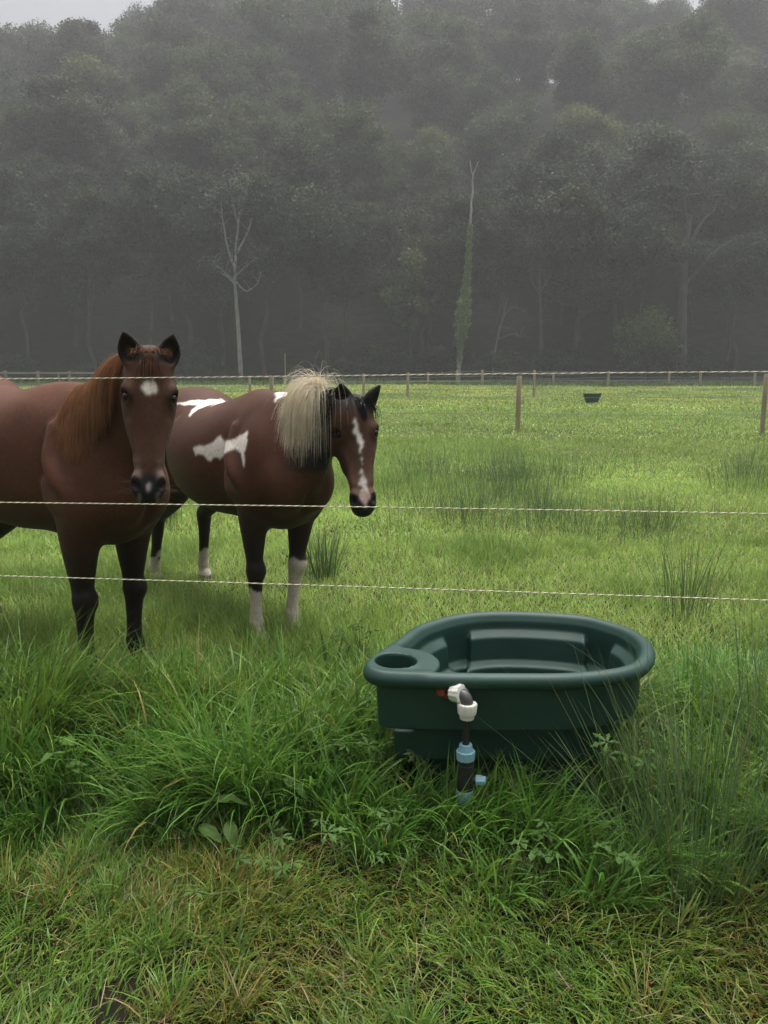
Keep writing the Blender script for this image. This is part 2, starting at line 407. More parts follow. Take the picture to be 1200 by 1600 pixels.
        for sg, E in ((1, earL), (-1, earR)):
            base, tip, face, el = E           # base (u, t, v), tip direction, the way the opening looks
            b0 = Hd(base[1], base[0], base[2]); d = unit(tip); fc = unit(face - (np.asarray(face) @ d) * d); sd = np.cross(d, fc)
            q = np.linspace(0, 1, 7); bow = np.sin(q * math.pi) * .012
            Pc = np.array([b0 + d * (el * k) + sd * 0 - fc * bw for k, bw in zip(q, bow)])
            s.f.sweep(Pc, np.array([.026, .038, .046, .045, .037, .023, .006]) * ew, [.026, .031, .030, .027, .021, .014, .006], sd, k=.022)
            s.f.sweep(Pc[1:6] + fc * .018, np.array([.010, .028, .031, .024, .011]) * ew, [.014, .023, .021, .016, .009], sd, k=.008, mode='sub')
            s.ears.append((b0, d, fc, el))
    def finish(s, name, label, group, paint):
        V, Q = s.f.mesh(); V = relax(V, Q, 2, .45)
        col = np.clip(relax(paint(s, V).astype(float), Q, 2, .5), 0, 1)
        root = empty(name, s.loc, s.rz); tag(root, label, 'horse', group)
        s.root = root; s.V = V; s.Q = Q
        s.body = link_mesh('body', V, quads=Q, mat=coat_mat, parent=root, col=col)
        for sg in (1, -1):
            mb = MB(); c = s.Hd(.262, sg * .083 * s.wd, -.034); r = .0180
            n1, n2 = 14, 10; vs = []; fs = []
            for i in range(n2 + 1):
                for k in range(n1):
                    th = math.pi * i / n2; ph = 2 * math.pi * k / n1
                    vs.append(c + r * np.array([math.sin(th) * math.cos(ph), math.sin(th) * math.sin(ph), math.cos(th)]))
            for i in range(n2):
                for k in range(n1): fs.append((i * n1 + k, (i + 1) * n1 + k, (i + 1) * n1 + (k + 1) % n1, i * n1 + (k + 1) % n1))
            mb.add(vs, fs); mb.build('eye', eye_mat, root, smooth=True)
        return root
    def strands(s, name, roots, dirs, lens, width, cols, grav=1.0, gap=.007, seg=9, stiff=.5, jitter=.15, rng=None, hug=True, flat=None):
        """hair ribbons that start at roots along dirs, fall under gravity and stay outside the coat"""
        n = len(roots); P = [np.array(roots, float)]; d = unit(np.array(dirs, float) + rng.normal(0, jitter, (n, 3)))
        st = np.array(lens, float)[:, None] / seg
        for i in range(seg):
            d = unit(d + np.array([0, 0, -1.0]) * grav * (1 - stiff) * (.35 + i / seg) + rng.normal(0, .03, (n, 3)))
            q = P[-1] + d * st
            if hug:
                q2 = s.f.push_out(q, gap, 2); d = unit(q2 - P[-1]); q = q2
            P.append(q)
        P = np.array(P)                                                                     # seg+1, n, 3
        T = np.gradient(P, axis=0); out = s.f.grad(P.reshape(-1, 3)).reshape(P.shape) if flat is None else np.tile(np.asarray(flat, float), (seg + 1, n, 1))
        W = unit(np.cross(T, out) + rng.normal(0, .25, (1, n, 3))); w = np.array(width, float)[None, :, None] * np.linspace(1, .25, seg + 1)[:, None, None]
        A = P - W * w; B = P + W * w
        V = np.stack([A, B], 2).transpose(1, 0, 2, 3).reshape(-1, 3)                         # n, seg+1, 2
        base = (np.arange(n) * (seg + 1) * 2)[:, None] + (np.arange(seg) * 2)[None, :]
        Qs = np.stack([base, base + 1, base + 3, base + 2], -1).reshape(-1, 4)
        c = np.repeat(np.asarray(cols), (seg + 1) * 2, axis=0)
        return link_mesh(name, V, quads=Qs, mat=hair_mat, parent=s.root, col=c)

TRUNK = [  # x, y, z centre, half width, half height
    (.40, 0, 1.00, .06, .08), (.36, 0, 1.00, .13, .15), (.29, 0, 1.01, .185, .24), (.17, 0, 1.02, .225, .335), (.02, 0, 1.045, .245, .375), (-.14, 0, 1.05, .262, .372),
    (-.32, 0, 1.035, .295, .352), (-.52, 0, 1.02, .325, .345), (-.72, 0, 1.03, .325, .340), (-.90, 0, 1.07, .305, .330), (-1.06, 0, 1.115, .290, .310), (-1.22, 0, 1.13, .265, .275), (-1.36, 0, 1.10, .21, .225), (-1.45, 0, 1.06, .13, .14), (-1.48, 0, 1.04, .05, .06)]

def muscles(f, S, k_=1.0):
    for sg in (k_, -k_):
        f.sweep([(-.06, sg * .262, .78 * S), (-.10, sg * .292, .95 * S), (-.10, sg * .272, 1.12 * S), (-.06, sg * .20, 1.27 * S)], [.010, .016, .014, .006], [.014, .020, .018, .008], (1, 0, 0), k=.05, mode='sub')   # behind the shoulder
        f.sweep([(.20, sg * .175, .92 * S), (.06, sg * .235, .99 * S), (-.03, sg * .235, 1.10 * S), (-.05, sg * .19, 1.24 * S)], [.03, .045, .045, .03], [.05, .07, .06, .04], (1, 0, 0), k=.05)                    # shoulder blade
        f.sweep([(.10, sg * .20, .88 * S), (-.02, sg * .235, .90 * S), (-.08, sg * .235, .98 * S)], [.035, .05, .03], [.05, .06, .04], (0, 0, 1), k=.04)                                                            # triceps
        f.sweep([(.35, 0, 1.02 * S), (.385, 0, .93 * S), (.33, 0, .80 * S)], [.003] * 3, [.010] * 3, (0, 1, 0), k=.05, mode='sub')      # breast groove
        f.sweep([(-.80, sg * .31, .82 * S), (-.86, sg * .30, .98 * S), (-.84, sg * .27, 1.14 * S), (-.80, sg * .22, 1.25 * S)], [.010, .018, .018, .008], [.016, .024, .022, .010], (1, 0, 0), k=.07, mode='sub')      # flank hollow
def build_chestnut():
    rng = np.random.default_rng(3)
    H = Horse((-1.385, 3.85, 0.0), 55, .008, (1.15, .55, 1.78), (-1.66, -.75, -.02)); f = H.f
    f.trunk([(x, y, z + .03 * (x < -.2), w * (.84 if x > -.1 else .90 if x > -.2 else 1), h + (.01 if x < -.2 else -.008)) for x, y, z, w, h in TRUNK], p=2.2)
    f.sweep([(.02, 0, 1.31), (-.12, 0, 1.375), (-.30, 0, 1.365), (-.5, 0, 1.33)], [.06, .055, .06, .05], [.07, .065, .06, .05], (0, 1, 0), k=.10)
    f.ball((-1.10, .0, 1.365), (.26, .20, .13), k=.12)                                          # croup
    for sg in (1, -1):
        f.ball((.12, sg * .130, 1.0), (.15, .095, .27), k=.08)                                   # shoulder
        f.ball((.27, sg * .085, .94), (.09, .085, .13), k=.06)                                  # breast
        f.ball((-1.10, sg * .19, 1.08), (.22, .12, .26), k=.09)
    muscles(f, 1.0, .88)
    H.leg_fore(-.150, dx=.02, w=1.10); H.leg_fore(.150, dx=-.01, w=1.10)
    H.leg_hind(-.15, dx=-.02, w=1.05); H.leg_hind(.15, dx=-.14, w=1.05)
    DH = 3.27
    poll = H.L(at(235, 562, DH + .04)); nose = H.L(at(232, 779, DH - .085))
    face = np.array([.305, -.952, 0]) ; side = H.M.T @ np.array([.952, .305, 0.0])
    ln = np.linalg.norm(nose - poll)
    H.nk = [(.06, 0, 1.11), (.20, -.01, 1.21), (.32, -.03, 1.31), tuple(poll + H.M.T @ np.array([-.13, .25, -.13])), tuple(poll + H.M.T @ np.array([-.035, .125, -.055]))]
    H.nside = np.array([(0, 1, 0), (0.05, 1, 0), (.2, 1, 0), (.35, 1, 0), (.5, 1, 0)], float)
    H.na = [.17, .140, .112, .092, .072]; H.nb = [.30, .260, .215, .160, .105]
    f.sweep(H.nk, H.na, H.nb, H.nside, k=.07, sub=6)
    up = np.array([0, 0, 1.0]); fc = H.M.T @ np.array([.30, -.95, 0])
    H.head(poll, nose, side, ln, jaw=1.0, wide=1.08, ew=1.08,
           earL=((.068, .025, -.055), up * 1.0 + side * .22 + fc * .12, fc + side * .30, .138),
           earR=((-.068, .025, -.055), up * 1.0 - side * .22 + fc * .12, fc - side * .30, .138))
    def paint(H, V):
        n = len(V); base = np.tile(np.array([.080, .029, .0140]), (n, 1))
        nz = (.6 * vnoise(V, 5, 1) + .4 * vnoise(V, 15, 6))[:, None]; base = base * (.74 + .52 * nz)
        low = sstep(.98, .45, V[:, 2])[:, None]; legs = np.array([.012, .007, .005])  # dark leg points, carried up over the belly as painted shade
        hd = (V - H.hp); t = hd @ H.hax / H.hl; u = hd @ H.hs; v = hd @ H.hf
        ishead = (t > -.35) & (t < 1.1) & (np.abs(u) < .15) & (v > np.interp(t, [0, .25, .55, .7, 1], [-.14, -.22, -.24, -.16, -.13])) & (v < .1) & (V[:, 0] > .2)
        hw_ = (ishead * sstep(-.22, -.10, v) * sstep(-.25, -.05, t))[:, None]
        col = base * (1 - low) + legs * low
        neck = sstep(1.25, 1.5, V[:, 2])[:, None] * (~ishead)[:, None]; col = col * (1 - .35 * neck) + np.array([.16, .058, .026]) * .35 * neck
        hc = np.array([.062, .026, .014]) * (.9 + .2 * nz)
        col = col * (1 - hw_) + hc * hw_
        # pale hairs on the lower nose, dark skin of the muzzle
        pale = ishead * sstep(.66, .80, t) * sstep(.92, .84, t) * sstep(.02, .045, np.abs(u)); col = col + (np.array([.20, .155, .125]) - col) * (.55 * pale)[:, None]
        mz = ishead * sstep(.83, .895, t + .04 * (np.abs(u) < .03) - .35 * np.maximum(np.abs(u) - .035, 0)); col = col + (np.array([.010, .009, .009]) - col) * mz[:, None]
        nost = ishead & (np.hypot((t - .895) * H.hl / 1.25, np.abs(u) - .053) < .023) & (v > -.05); col[nost] = (.004, .003, .003)
        snip = ishead & (np.hypot((t - .915) * H.hl / 2.2, u) < .0085) & (v > -.08); col[snip] = (.30, .25, .24)
        lip = ishead & (t > .958) & (np.abs(np.abs(u) - .036) < .006) & (v > -.075); col[lip] = (.16, .13, .12)
        star = ishead & (v > -.08) & (np.hypot((t - .205) * H.hl * .95, u + .002) < .029 + .009 * (vnoise(V, 95, 4) - .5) * 2); col[star] = (.72, .64, .56)
        eyer = ishead & (np.hypot((t - .262) * H.hl * 1.1, v + .029) < .027) & (np.abs(u) > .07); col[eyer] *= .35
        for b0, d, fc, el in H.ears:
            q = V - b0; a = q @ d; inn = (a > .02) & (a < el * .97) & (np.linalg.norm(q - a[:, None] * d, axis=1) < .06)
            front = inn & ((q @ fc) > -.012); col[inn] = np.array([.060, .030, .020]); col[front] = (.012, .008, .006)
        hoof = V[:, 2] < .05; col[hoof] = (.03, .025, .02)
        return col
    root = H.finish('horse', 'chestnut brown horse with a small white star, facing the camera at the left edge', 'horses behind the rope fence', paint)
    # mane: falls to its right, over the neck
    NK = catmull(H.nk, 12); NB = catmull(H.nb, 12)[:, 0]; NS = unit(catmull(H.nside, 12)); NT = unit(np.gradient(NK, axis=0)); NU = unit(np.cross(NT, NS)); NU *= np.sign(NU[:, 2:3])
    def crest(q):
        i = q * (len(NK) - 1); j = np.clip(i.astype(int), 0, len(NK) - 2); w = (i - j)[:, None]
        g = lambda A: A[j] * (1 - w) + A[j + 1] * w
        return g(NK) + g(NU) * g(NB[:, None]) * 1.02, unit(g(NU)), unit(g(NS))
    n = 7500; q = rng.uniform(.16, .86, n); c, u, sd = crest(q); right = -sd
    c = c + right * rng.uniform(-.012, .03, n)[:, None]; c = H.f.push_out(c, .003, 4)
    cl = rng.integers(0, 60, n); clj = rng.normal(0, .22, (60, 3))[cl]
    ln_ = (.22 + .16 * np.sin(np.clip((q - .15) / .85, 0, 1) * math.pi) ** .8) * rng.uniform(.55, 1.15, n)
    tone = (rng.uniform(.75, 1.2, n) * (.85 + .3 * rng.random(60)[cl]))[:, None]
    cols = np.array([.31, .145, .068]) * tone
    H.strands('mane', c, right * .95 + u * .06 + clj * .3, ln_ * 1.1, rng.uniform(.0007, .0018, n), cols, stiff=.22, jitter=.10, rng=rng, gap=.005)
    # forelock
    n = 340; uu = np.clip(rng.normal(0, .019, n), -.045, .045); c = np.array([H.Hd(-.02 + .05 * rng.random(), k, -.02 + .02 * rng.random()) for k in uu]); c = H.f.push_out(c, .003, 4)
    H.strands('forelock', c, H.hax[None] * .8 + H.hf[None] * .25 + H.hs[None] * (uu[:, None] * 9), .10 * rng.uniform(.25, 1.1, n), rng.uniform(.0008, .0018, n),
              np.array([.140, .062, .032]) * rng.uniform(.6, 1.35, n)[:, None], stiff=.3, jitter=.22, rng=rng, gap=.002)
    n = 160; uu = rng.normal(0, .022, n); c = np.array([H.Hd(-.02, k, -.05) for k in uu]); c = H.f.push_out(c, .003, 4)
    H.strands('poll_tuft', c, np.array([0, 0, 1.0]) + H.hs[None] * (uu[:, None] * 7) + H.hf[None] * .3, .045 * rng.uniform(.5, 1.35, n), rng.uniform(.0010, .0022, n),
              np.array([.21, .095, .05]) * rng.uniform(.6, 1.35, n)[:, None], stiff=.4, jitter=.25, rng=rng, gap=.003, seg=6)
    for sg in (-1, 1):
        n = 12; c = np.array([H.Hd(rng.uniform(.87, .97), sg * .047, -.05) for k in range(n)]); c = H.f.push_out(c, .001, 4)
        H.strands('whisker_tuft', c, H.hs[None] * sg + H.hf[None] * .35, rng.uniform(.04, .085, n), np.full(n, .0006), np.tile([.22, .18, .14], (n, 1)), grav=.12, stiff=.6, jitter=.3, rng=rng, hug=False, seg=4)
    n = 700; c = np.array([(-1.47, 0, 1.20)] * n) + rng.normal(0, .02, (n, 3))
    H.strands('tail', c, np.array([-.9, 0, -.3]), rng.uniform(.6, .95, n), rng.uniform(.002, .004, n), np.array([.09, .04, .022]) * rng.uniform(.6, 1.3, n)[:, None], stiff=.45, rng=rng, gap=.02, jitter=.12)
    return H

def build_pinto():
    rng = np.random.default_rng(5)
    H = Horse((-.61, 4.42, 0.0), 35, .008, (1.15, .62, 1.72), (-1.66, -.62, -.02)); f = H.f
    S = .965
    T = [(x, y, z * S, w * (.93 if x > -.2 else 1.02), h * S) for x, y, z, w, h in TRUNK]
    f.trunk(T, p=2.2)
    f.sweep([(.02, 0, 1.27), (-.12, 0, 1.33), (-.30, 0, 1.30), (-.5, 0, 1.26)], [.06, .055, .06, .05], [.07, .065, .06, .05], (0, 1, 0), k=.10)
    f.ball((-1.10, .0, 1.25), (.26, .22, .13), k=.12)
    for sg in (1, -1):
        f.ball((.12, sg * .145, .96), (.15, .10, .27), k=.08)
        f.ball((.28, sg * .10, .92), (.10, .10, .14), k=.06)
        f.ball((-1.10, sg * .19, 1.02), (.22, .12, .26), k=.09)
    muscles(f, .965, .94)
    H.leg_fore(-.155, dx=.03, w=1.0, sway=.0); H.leg_fore(.155, dx=.0, w=1.0, sway=-.09)
    H.leg_hind(-.17, dx=-.38, w=1.0); H.leg_hind(.15, dx=-.24, w=1.0)
    DH = 3.98
    poll = H.L(at(557, 632, DH + .07)); nose = H.L(at(570, 797, DH - .10))
    side = H.M.T @ unit(np.array([.98, .19, 0.02]))
    ln = np.linalg.norm(nose - poll)
    H.nk = [(.04, 0, 1.07), (.21, .01, 1.14), tuple(H.L(at(485, 668, 4.27))), tuple(H.L(at(516, 660, 4.14))), tuple(H.L(at(541, 654, 4.06)))]
    H.nside = np.array([(0, 1, 0), (-.05, 1, 0), (-.1, 1, 0), (-.05, 1, 0), (.1, 1, 0)], float)
    H.na = [.175, .150, .118, .098, .078]; H.nb = [.29, .275, .215, .165, .115]
    f.sweep(H.nk, H.na, H.nb, H.nside, k=.07, sub=6)
    up = np.array([0, 0, 1.0]); fc = H.M.T @ np.array([.10, -.98, 0])
    H.head(poll, nose, side, ln, jaw=1.0, wide=1.06, ew=1.3,
           earL=((.066, .02, -.055), up * 1.0 + side * .50 + fc * .25, fc * .5 + side * .75, .140),
           earR=((-.066, .02, -.055), up * 1.0 - side * .05 + fc * .25, fc * .9 - side * .5, .138))
    def paint(H, V):
        n = len(V); nz = (.6 * vnoise(V, 5, 2) + .4 * vnoise(V, 15, 6))[:, None]; col = np.tile(np.array([.076, .029, .0145]), (n, 1)) * (.74 + .52 * nz)
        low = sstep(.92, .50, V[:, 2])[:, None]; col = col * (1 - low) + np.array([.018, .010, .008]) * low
        hd = (V - H.hp); t = hd @ H.hax / H.hl; u = hd @ H.hs; v = hd @ H.hf
        ishead = (t > -.25) & (t < 1.1) & (np.abs(u) < .14) & (v > np.interp(t, [0, .25, .55, .7, 1], [-.12, -.20, -.24, -.16, -.13])) & (v < .1) & (V[:, 0] > .3)
        P = np.array([np.interp(V[:, 0], *zip(*sorted((p[0], p[i]) for p in H.nk))) for i in range(3)]).T
        isneck = (V[:, 0] > .33) & (V[:, 2] > 1.0 - .0 * V[:, 0]) & ~ishead
        wn_ = (sstep(.30, .46, V[:, 0]) * sstep(.92, 1.05, V[:, 2]))[:, None] * isneck[:, None]; col = col * (1 - wn_) + np.array([.011, .010, .010]) * wn_
        hc = np.array([.060, .027, .014]) * (.88 + .24 * nz); col[ishead] = hc[ishead]
        tan = ishead * sstep(.55, .78, t) * sstep(.95, .84, t); col = col + (np.array([.15, .085, .055]) - col) * (.55 * tan)[:, None]
        top = ishead * sstep(.10, .0, t); col = col + (np.array([.014, .012, .011]) - col) * (.9 * top)[:, None]
        mz = ishead * sstep(.845, .885, t); col = col + (np.array([.012, .011, .011]) - col) * mz[:, None]
        nost = ishead & (np.hypot((t - .895) * H.hl / 1.25, np.abs(u) - .053) < .023) & (v > -.05); col[nost] = (.004, .003, .003)
        j = (vnoise(V, 90, 3) - .5)
        c_t = np.interp(t, [.16, .24, .30, .38, .42, .56], [-.016, -.020, -.004, .010, .003, .004]); w_t = np.interp(t, [.14, .17, .235, .30, .36, .39, .42, .57], [0, .004, .011, .013, .011, .006, .003, .002])
        bl = ishead & (t > .14) & (t < .57) & (v > -.09) & (np.abs(u - c_t + .012 * j) < w_t + .008 * j * (w_t > .005)); col[bl] = (.76, .70, .64)
        c2 = .004; w2 = np.interp(t, [.62, .68, .72, .76, .80, .86, .90, .94, .97], [0, .006, .017, .020, .014, .026, .020, .012, .004])
        sn = ishead & (t > .62) & (t < .97) & (v > -.075) & (np.abs(u - c2 + .02 * j) < w2 + .014 * j * (t < .86)); c3 = np.where((t > .82)[:, None], np.array([.42, .31, .26]), np.array([.60, .54, .49])); col[sn] = c3[sn]
        # white patches of the right flank, croup and withers, as (x, z) on the body's side
        e = .03 * (np.stack([vnoise(V, 22, 7), vnoise(V, 22, 8)], 1) - .5)
        x, z = V[:, 0] + e[:, 0], V[:, 2] + e[:, 1]
        for poly in PATCH:
            m = poly_in(x, z, poly) & (V[:, 1] < .05) & ~ishead; col[m] = (.80, .74, .66)
        sock = lambda top, sel: sel & (V[:, 2] < top + .05 * (vnoise(V, 18, 9) - .5) * 2)
        fr_, hi_ = V[:, 0] > -.3, V[:, 0] < -.6; rt = V[:, 1] < 0
        w = sock(.31, fr_ & rt) | sock(.45, fr_ & ~rt) | sock(.22, hi_ & rt) | sock(.24, hi_ & ~rt)
        col[w] = (.50, .43, .36)
        eyer = ishead & (np.hypot((t - .262) * H.hl * 1.1, v + .029) < .026) & (np.abs(u) > .07); col[eyer] *= .3
        for b0, d, fc, el in H.ears:
            q = V - b0; a = q @ d; inn = (a > .02) & (a < el * .97) & (np.linalg.norm(q - a[:, None] * d, axis=1) < .06)
            col[inn] = (.016, .013, .012)
        hoof = V[:, 2] < .05; col[hoof] = (.12, .10, .08)
        return col
    root = H.finish('horse', 'brown and white pinto horse with a cream mane, beside the chestnut horse', 'horses behind the rope fence', paint)
    NK = catmull(H.nk, 12); NB = catmull(H.nb, 12)[:, 0]; NS = unit(catmull(H.nside, 12)); NT = unit(np.gradient(NK, axis=0)); NU = unit(np.cross(NT, NS)); NU *= np.sign(NU[:, 2:3])
    def crest(q):
        i = q * (len(NK) - 1); j = np.clip(i.astype(int), 0, len(NK) - 2); w = (i - j)[:, None]
        g = lambda A: A[j] * (1 - w) + A[j + 1] * w
        return g(NK) + g(NU) * g(NB[:, None]) * 1.02, unit(g(NU)), unit(g(NS))
    n = 5200; q = MANE_Q[0] + MANE_Q[1] * rng.beta(1.6, 1.4, n); c, u, sd = crest(q); right = -sd
    c = c + right * rng.uniform(-.005, .04, n)[:, None]; c = H.f.push_out(c, .004, 4)
    cols = np.array([.80, .71, .54]) * rng.uniform(.72, 1.15, n)[:, None]
    H.strands('mane', c, right * .25 + u * .10 + rng.normal(0, .06, (70, 3))[rng.integers(0, 70, n)] * np.array([1, 1, .3]) + rng.normal(0, .03, (n, 3)), (.30 + .12 * (q - MANE_Q[0]) / MANE_Q[1]) * rng.uniform(.40, 1.15, n), rng.uniform(.0006, .0013, n), cols, stiff=.25, jitter=.1, rng=rng, gap=.006, seg=11)
    n = 260; q = MANE_Q[0] + .16 * rng.random(n); c, u, sd = crest(q); c = H.f.push_out(c, .004, 4)
    H.strands('mane_tuft', c, -sd * .25 + u * 1.0 + rng.normal(0, .3, (n, 3)), .14 * rng.uniform(.4, 1.1, n), rng.uniform(.0006, .0014, n), np.array([.80, .71, .54]) * rng.uniform(.75, 1.1, n)[:, None], stiff=.45, jitter=.1, rng=rng, gap=.005)
    n = 1500; q = rng.uniform(.83, .97, n); c, u, sd = crest(q); c = H.f.push_out(c - sd * rng.uniform(-.01, .03, n)[:, None], .003, 4)
    H.strands('mane_top', c, -sd * .9 + u * .0, .20 * rng.uniform(.5, 1.1, n), rng.uniform(.0008, .0018, n), np.array([.014, .012, .011]) * rng.uniform(.6, 1.6, n)[:, None], stiff=.3, jitter=.12, rng=rng, gap=.005)
    n = 420; uu = rng.normal(0, .030, n); c = np.array([H.Hd(-.04 + .05 * rng.random(), k, -.045 + .03 * rng.random()) for k in uu]); c = H.f.push_out(c, .003, 4)
    H.strands('forelock', c, H.hf[None] * .3 + H.hax[None] * .5 + H.hs[None] * (uu[:, None] * 10 - .1), .10 * rng.uniform(.5, 1.2, n), rng.uniform(.0014, .0028, n), np.array([.013, .012, .012]) * rng.uniform(.6, 1.8, n)[:, None], stiff=.3, jitter=.15, rng=rng, gap=.004)
    n = 700; c = np.array([(-1.47, 0, 1.14)] * n) + rng.normal(0, .02, (n, 3))
    H.strands('tail', c, np.array([-.9, 0, -.3]), rng.uniform(.6, .95, n), rng.uniform(.002, .004, n), np.array([.03, .02, .015]) * rng.uniform(.6, 1.3, n)[:, None], stiff=.45, rng=rng, gap=.02, jitter=.12)
    return H
MANE_Q = (.60, .14)
PATCH = [[(-.40, 1.064), (-.368, 1.08), (-.27, 1.098), (-.216, 1.12), (-.177, 1.166), (-.136, 1.128), (-.056, 1.136), (.016, 1.152), (.072, 1.184), (.125, 1.205), (.142, 1.139), (.144, 1.01), (.099, 1.084), (.032, 1.101), (-.02, 1.075), (-.08, 1.070), (-.152, 1.045), (-.24, 1.016), (-.288, 1.032), (-.365, 1.033)],
         [(-.93, 1.30), (-.87, 1.322), (-.76, 1.345), (-.60, 1.35), (-.493, 1.325), (-.62, 1.302), (-.648, 1.282), (-.616, 1.24), (-.70, 1.278), (-.80, 1.30)],
         [(.185, 1.345), (.15, 1.372), (.08, 1.40), (.13, 1.42), (.19, 1.385)]]
if want('horse'):
    HC = build_chestnut(); HP = build_pinto()
# ------------------------------------------------------------------ ground and the wooded hillside
def fbm2(x, y, s, seed=0, oct=3):
    P = np.stack([np.asarray(x, float), np.asarray(y, float)], -1); o = 0; a = .5
    for i in range(oct): o = o + a * vnoise(P, s * 2 ** i, seed + i); a *= .5
    return o / (1 - .5 ** oct)
HILL_Y = 84.0
def gz(x, y):
    x = np.asarray(x, float); y = np.asarray(y, float)
    z = .07 * (fbm2(x, y, .55, 3, 2) - .5) * sstep(1.0, 2.0, y) + .035 * (fbm2(x, y, 1.9, 5, 2) - .5)
    z = z + .30 * sstep(35, 82, y) + .25 * (fbm2(x, y, .06, 9, 2) - .5) * sstep(10, 30, y)
    up = np.maximum(y - HILL_Y, 0)
    prof = np.interp(up, [0, 6, 20, 60, 110, 150, 206], [0, 1.0, 8.5, 33, 60, 78, 86])
    lat = np.interp(x, [-140, -75, -45, -20, 10, 60, 100, 140], [.74, .84, .95, 1.0, 1.02, 1.0, .95, .9])
    return z + prof * lat + sstep(2, 20, up) * 5 * (fbm2(x, y, .03, 21, 3) - .5)

def ground_mat(name, near=True):
    m, nt, b = new_mat(name); l = nt.links
    tc = N(nt, 'ShaderNodeTexCoord'); src = tc.outputs['Object']
    n1 = N(nt, 'ShaderNodeTexNoise', Scale=.35 if near else .05, Detail=8, Roughness=.65); l.new(src, n1.inputs['Vector'])
    n2 = N(nt, 'ShaderNodeTexNoise', Scale=9.0 if near else .8, Detail=6, Roughness=.7); l.new(src, n2.inputs['Vector'])
    r1 = N(nt, 'ShaderNodeValToRGB'); e = r1.color_ramp.elements
    if near: cs = [(.30, (.060, .085, .022)), (.5, (.085, .120, .030)), (.68, (.120, .135, .042))]
    else: cs = [(.30, (.014, .018, .008)), (.5, (.022, .026, .011)), (.68, (.035, .034, .017))]
    e[0].position, e[0].color = cs[0][0], (*cs[0][1], 1); e[1].position, e[1].color = cs[2][0], (*cs[2][1], 1)
    q = e.new(cs[1][0]); q.color = (*cs[1][1], 1)
    l.new(n1.outputs['Fac'], r1.inputs['Fac'])
    r2 = N(nt, 'ShaderNodeValToRGB'); r2.color_ramp.elements[0].position = .35; r2.color_ramp.elements[1].position = .62
    r2.color_ramp.elements[0].color = (.35, .32, .28, 1); r2.color_ramp.elements[1].color = (1.1, 1.1, 1.05, 1)
    l.new(n2.outputs['Fac'], r2.inputs['Fac'])
    mx = N(nt, 'ShaderNodeMix', data_type='RGBA', blend_type='MULTIPLY'); mx.inputs[0].default_value = .8
    l.new(r1.outputs['Color'], mx.inputs[6]); l.new(r2.outputs['Color'], mx.inputs[7])
    last = mx.outputs[2]
    if near:                                    # bare, trodden earth where the sward is thin
        soil = N(nt, 'ShaderNodeRGB'); soil.outputs[0].default_value = (.016, .013, .008, 1)
        vc = N(nt, 'ShaderNodeVertexColor'); vc.layer_name = 'tint'
        m2 = N(nt, 'ShaderNodeMix', data_type='RGBA'); sp = N(nt, 'ShaderNodeSeparateColor'); l.new(vc.outputs['Color'], sp.inputs['Color'])
        l.new(sp.outputs[0], m2.inputs[0]); l.new(last, m2.inputs[6]); l.new(soil.outputs[0], m2.inputs[7]); last = m2.outputs[2]
    l.new(last, b.inputs['Base Color']); b.inputs['Roughness'].default_value = .95; b.inputs['Specular IOR Level'].default_value = .1
    bp = N(nt, 'ShaderNodeBump', Strength=.8, Distance=.03 if near else .4); l.new(n2.outputs['Fac'], bp.inputs['Height']); l.new(bp.outputs['Normal'], b.inputs['Normal'])
    return m
def sheet(name, xs, ys, mat, soil=False):
    X, Y = np.meshgrid(xs, ys, indexing='ij'); Z = gz(X, Y); n, m = X.shape
    V = np.stack([X, Y, Z], -1).reshape(-1, 3); i = (np.arange(n - 1)[:, None] * m + np.arange(m - 1)[None, :]).ravel()
    Q = np.stack([i, i + m, i + m + 1, i + 1], 1)
    col = None
    if soil:
        w = (1 - sstep(5.5, 9, Y)) * (1 - sstep(1.4, 2.2, np.abs(X) - .5 * Y)); col = np.stack([w.ravel()] * 3, 1)
    o = link_mesh(name, V, quads=Q, mat=mat, col=col); return o
if want('ground'):
    pos = np.concatenate([np.arange(0, 3.2, .06), np.arange(3.2, 12, .35), np.arange(12, 60, 2.0), np.arange(60, 151, 6.0)])
    xs = np.concatenate([-pos[:0:-1], pos])
    ys = np.concatenate([np.arange(-6, 1, .7), np.arange(1, 6, .06), np.arange(6, 14, .3), np.arange(14, HILL_Y, 1.5), [HILL_Y]])
    tag(sheet('meadow', xs, ys, ground_mat('meadow_ground'), True), kind='structure')
    xs = np.arange(-150, 151, 3.0); ys = np.concatenate([np.arange(HILL_Y, 120, 1.5), np.arange(120, 291, 5.0)])
    tag(sheet('hillside', xs, ys, ground_mat('hill_ground', False)), kind='structure')

# ------------------------------------------------------------------ trees of the hanging wood
def leaf_mat(name, rough=.6):
    return tinted(name, rough=rough, spec=.25, nscale=.45, namt=.22, transl=.28)
if want('tree'):
    leafM = leaf_mat('tree_leaves'); barkM = noisy('bark', (.035, .032, .026), (.085, .080, .068), scale=3.0, rough=.9, bump=.5, stretch=(1, 1, .25))
    paleM = noisy('pale_bark', (.20, .20, .18), (.36, .36, .32), scale=2.5, rough=.85, stretch=(1, 1, .5))
def quads_at(C, size, rng, flat=0.0):
    n = len(C); nrm = unit(rng.normal(0, 1, (n, 3)) + np.array([0, 0, flat])); a = unit(np.cross(nrm, rng.normal(0, 1, (n, 3)))); b = np.cross(nrm, a)
    s = np.asarray(size)[:, None]; a = a * s; b = b * s * rng.uniform(.45, .8, n)[:, None]
    V = np.stack([C - a, C + b * .9, C + a, C - b * .9], 1).reshape(-1, 3)
    return V, np.arange(n * 4).reshape(-1, 4)
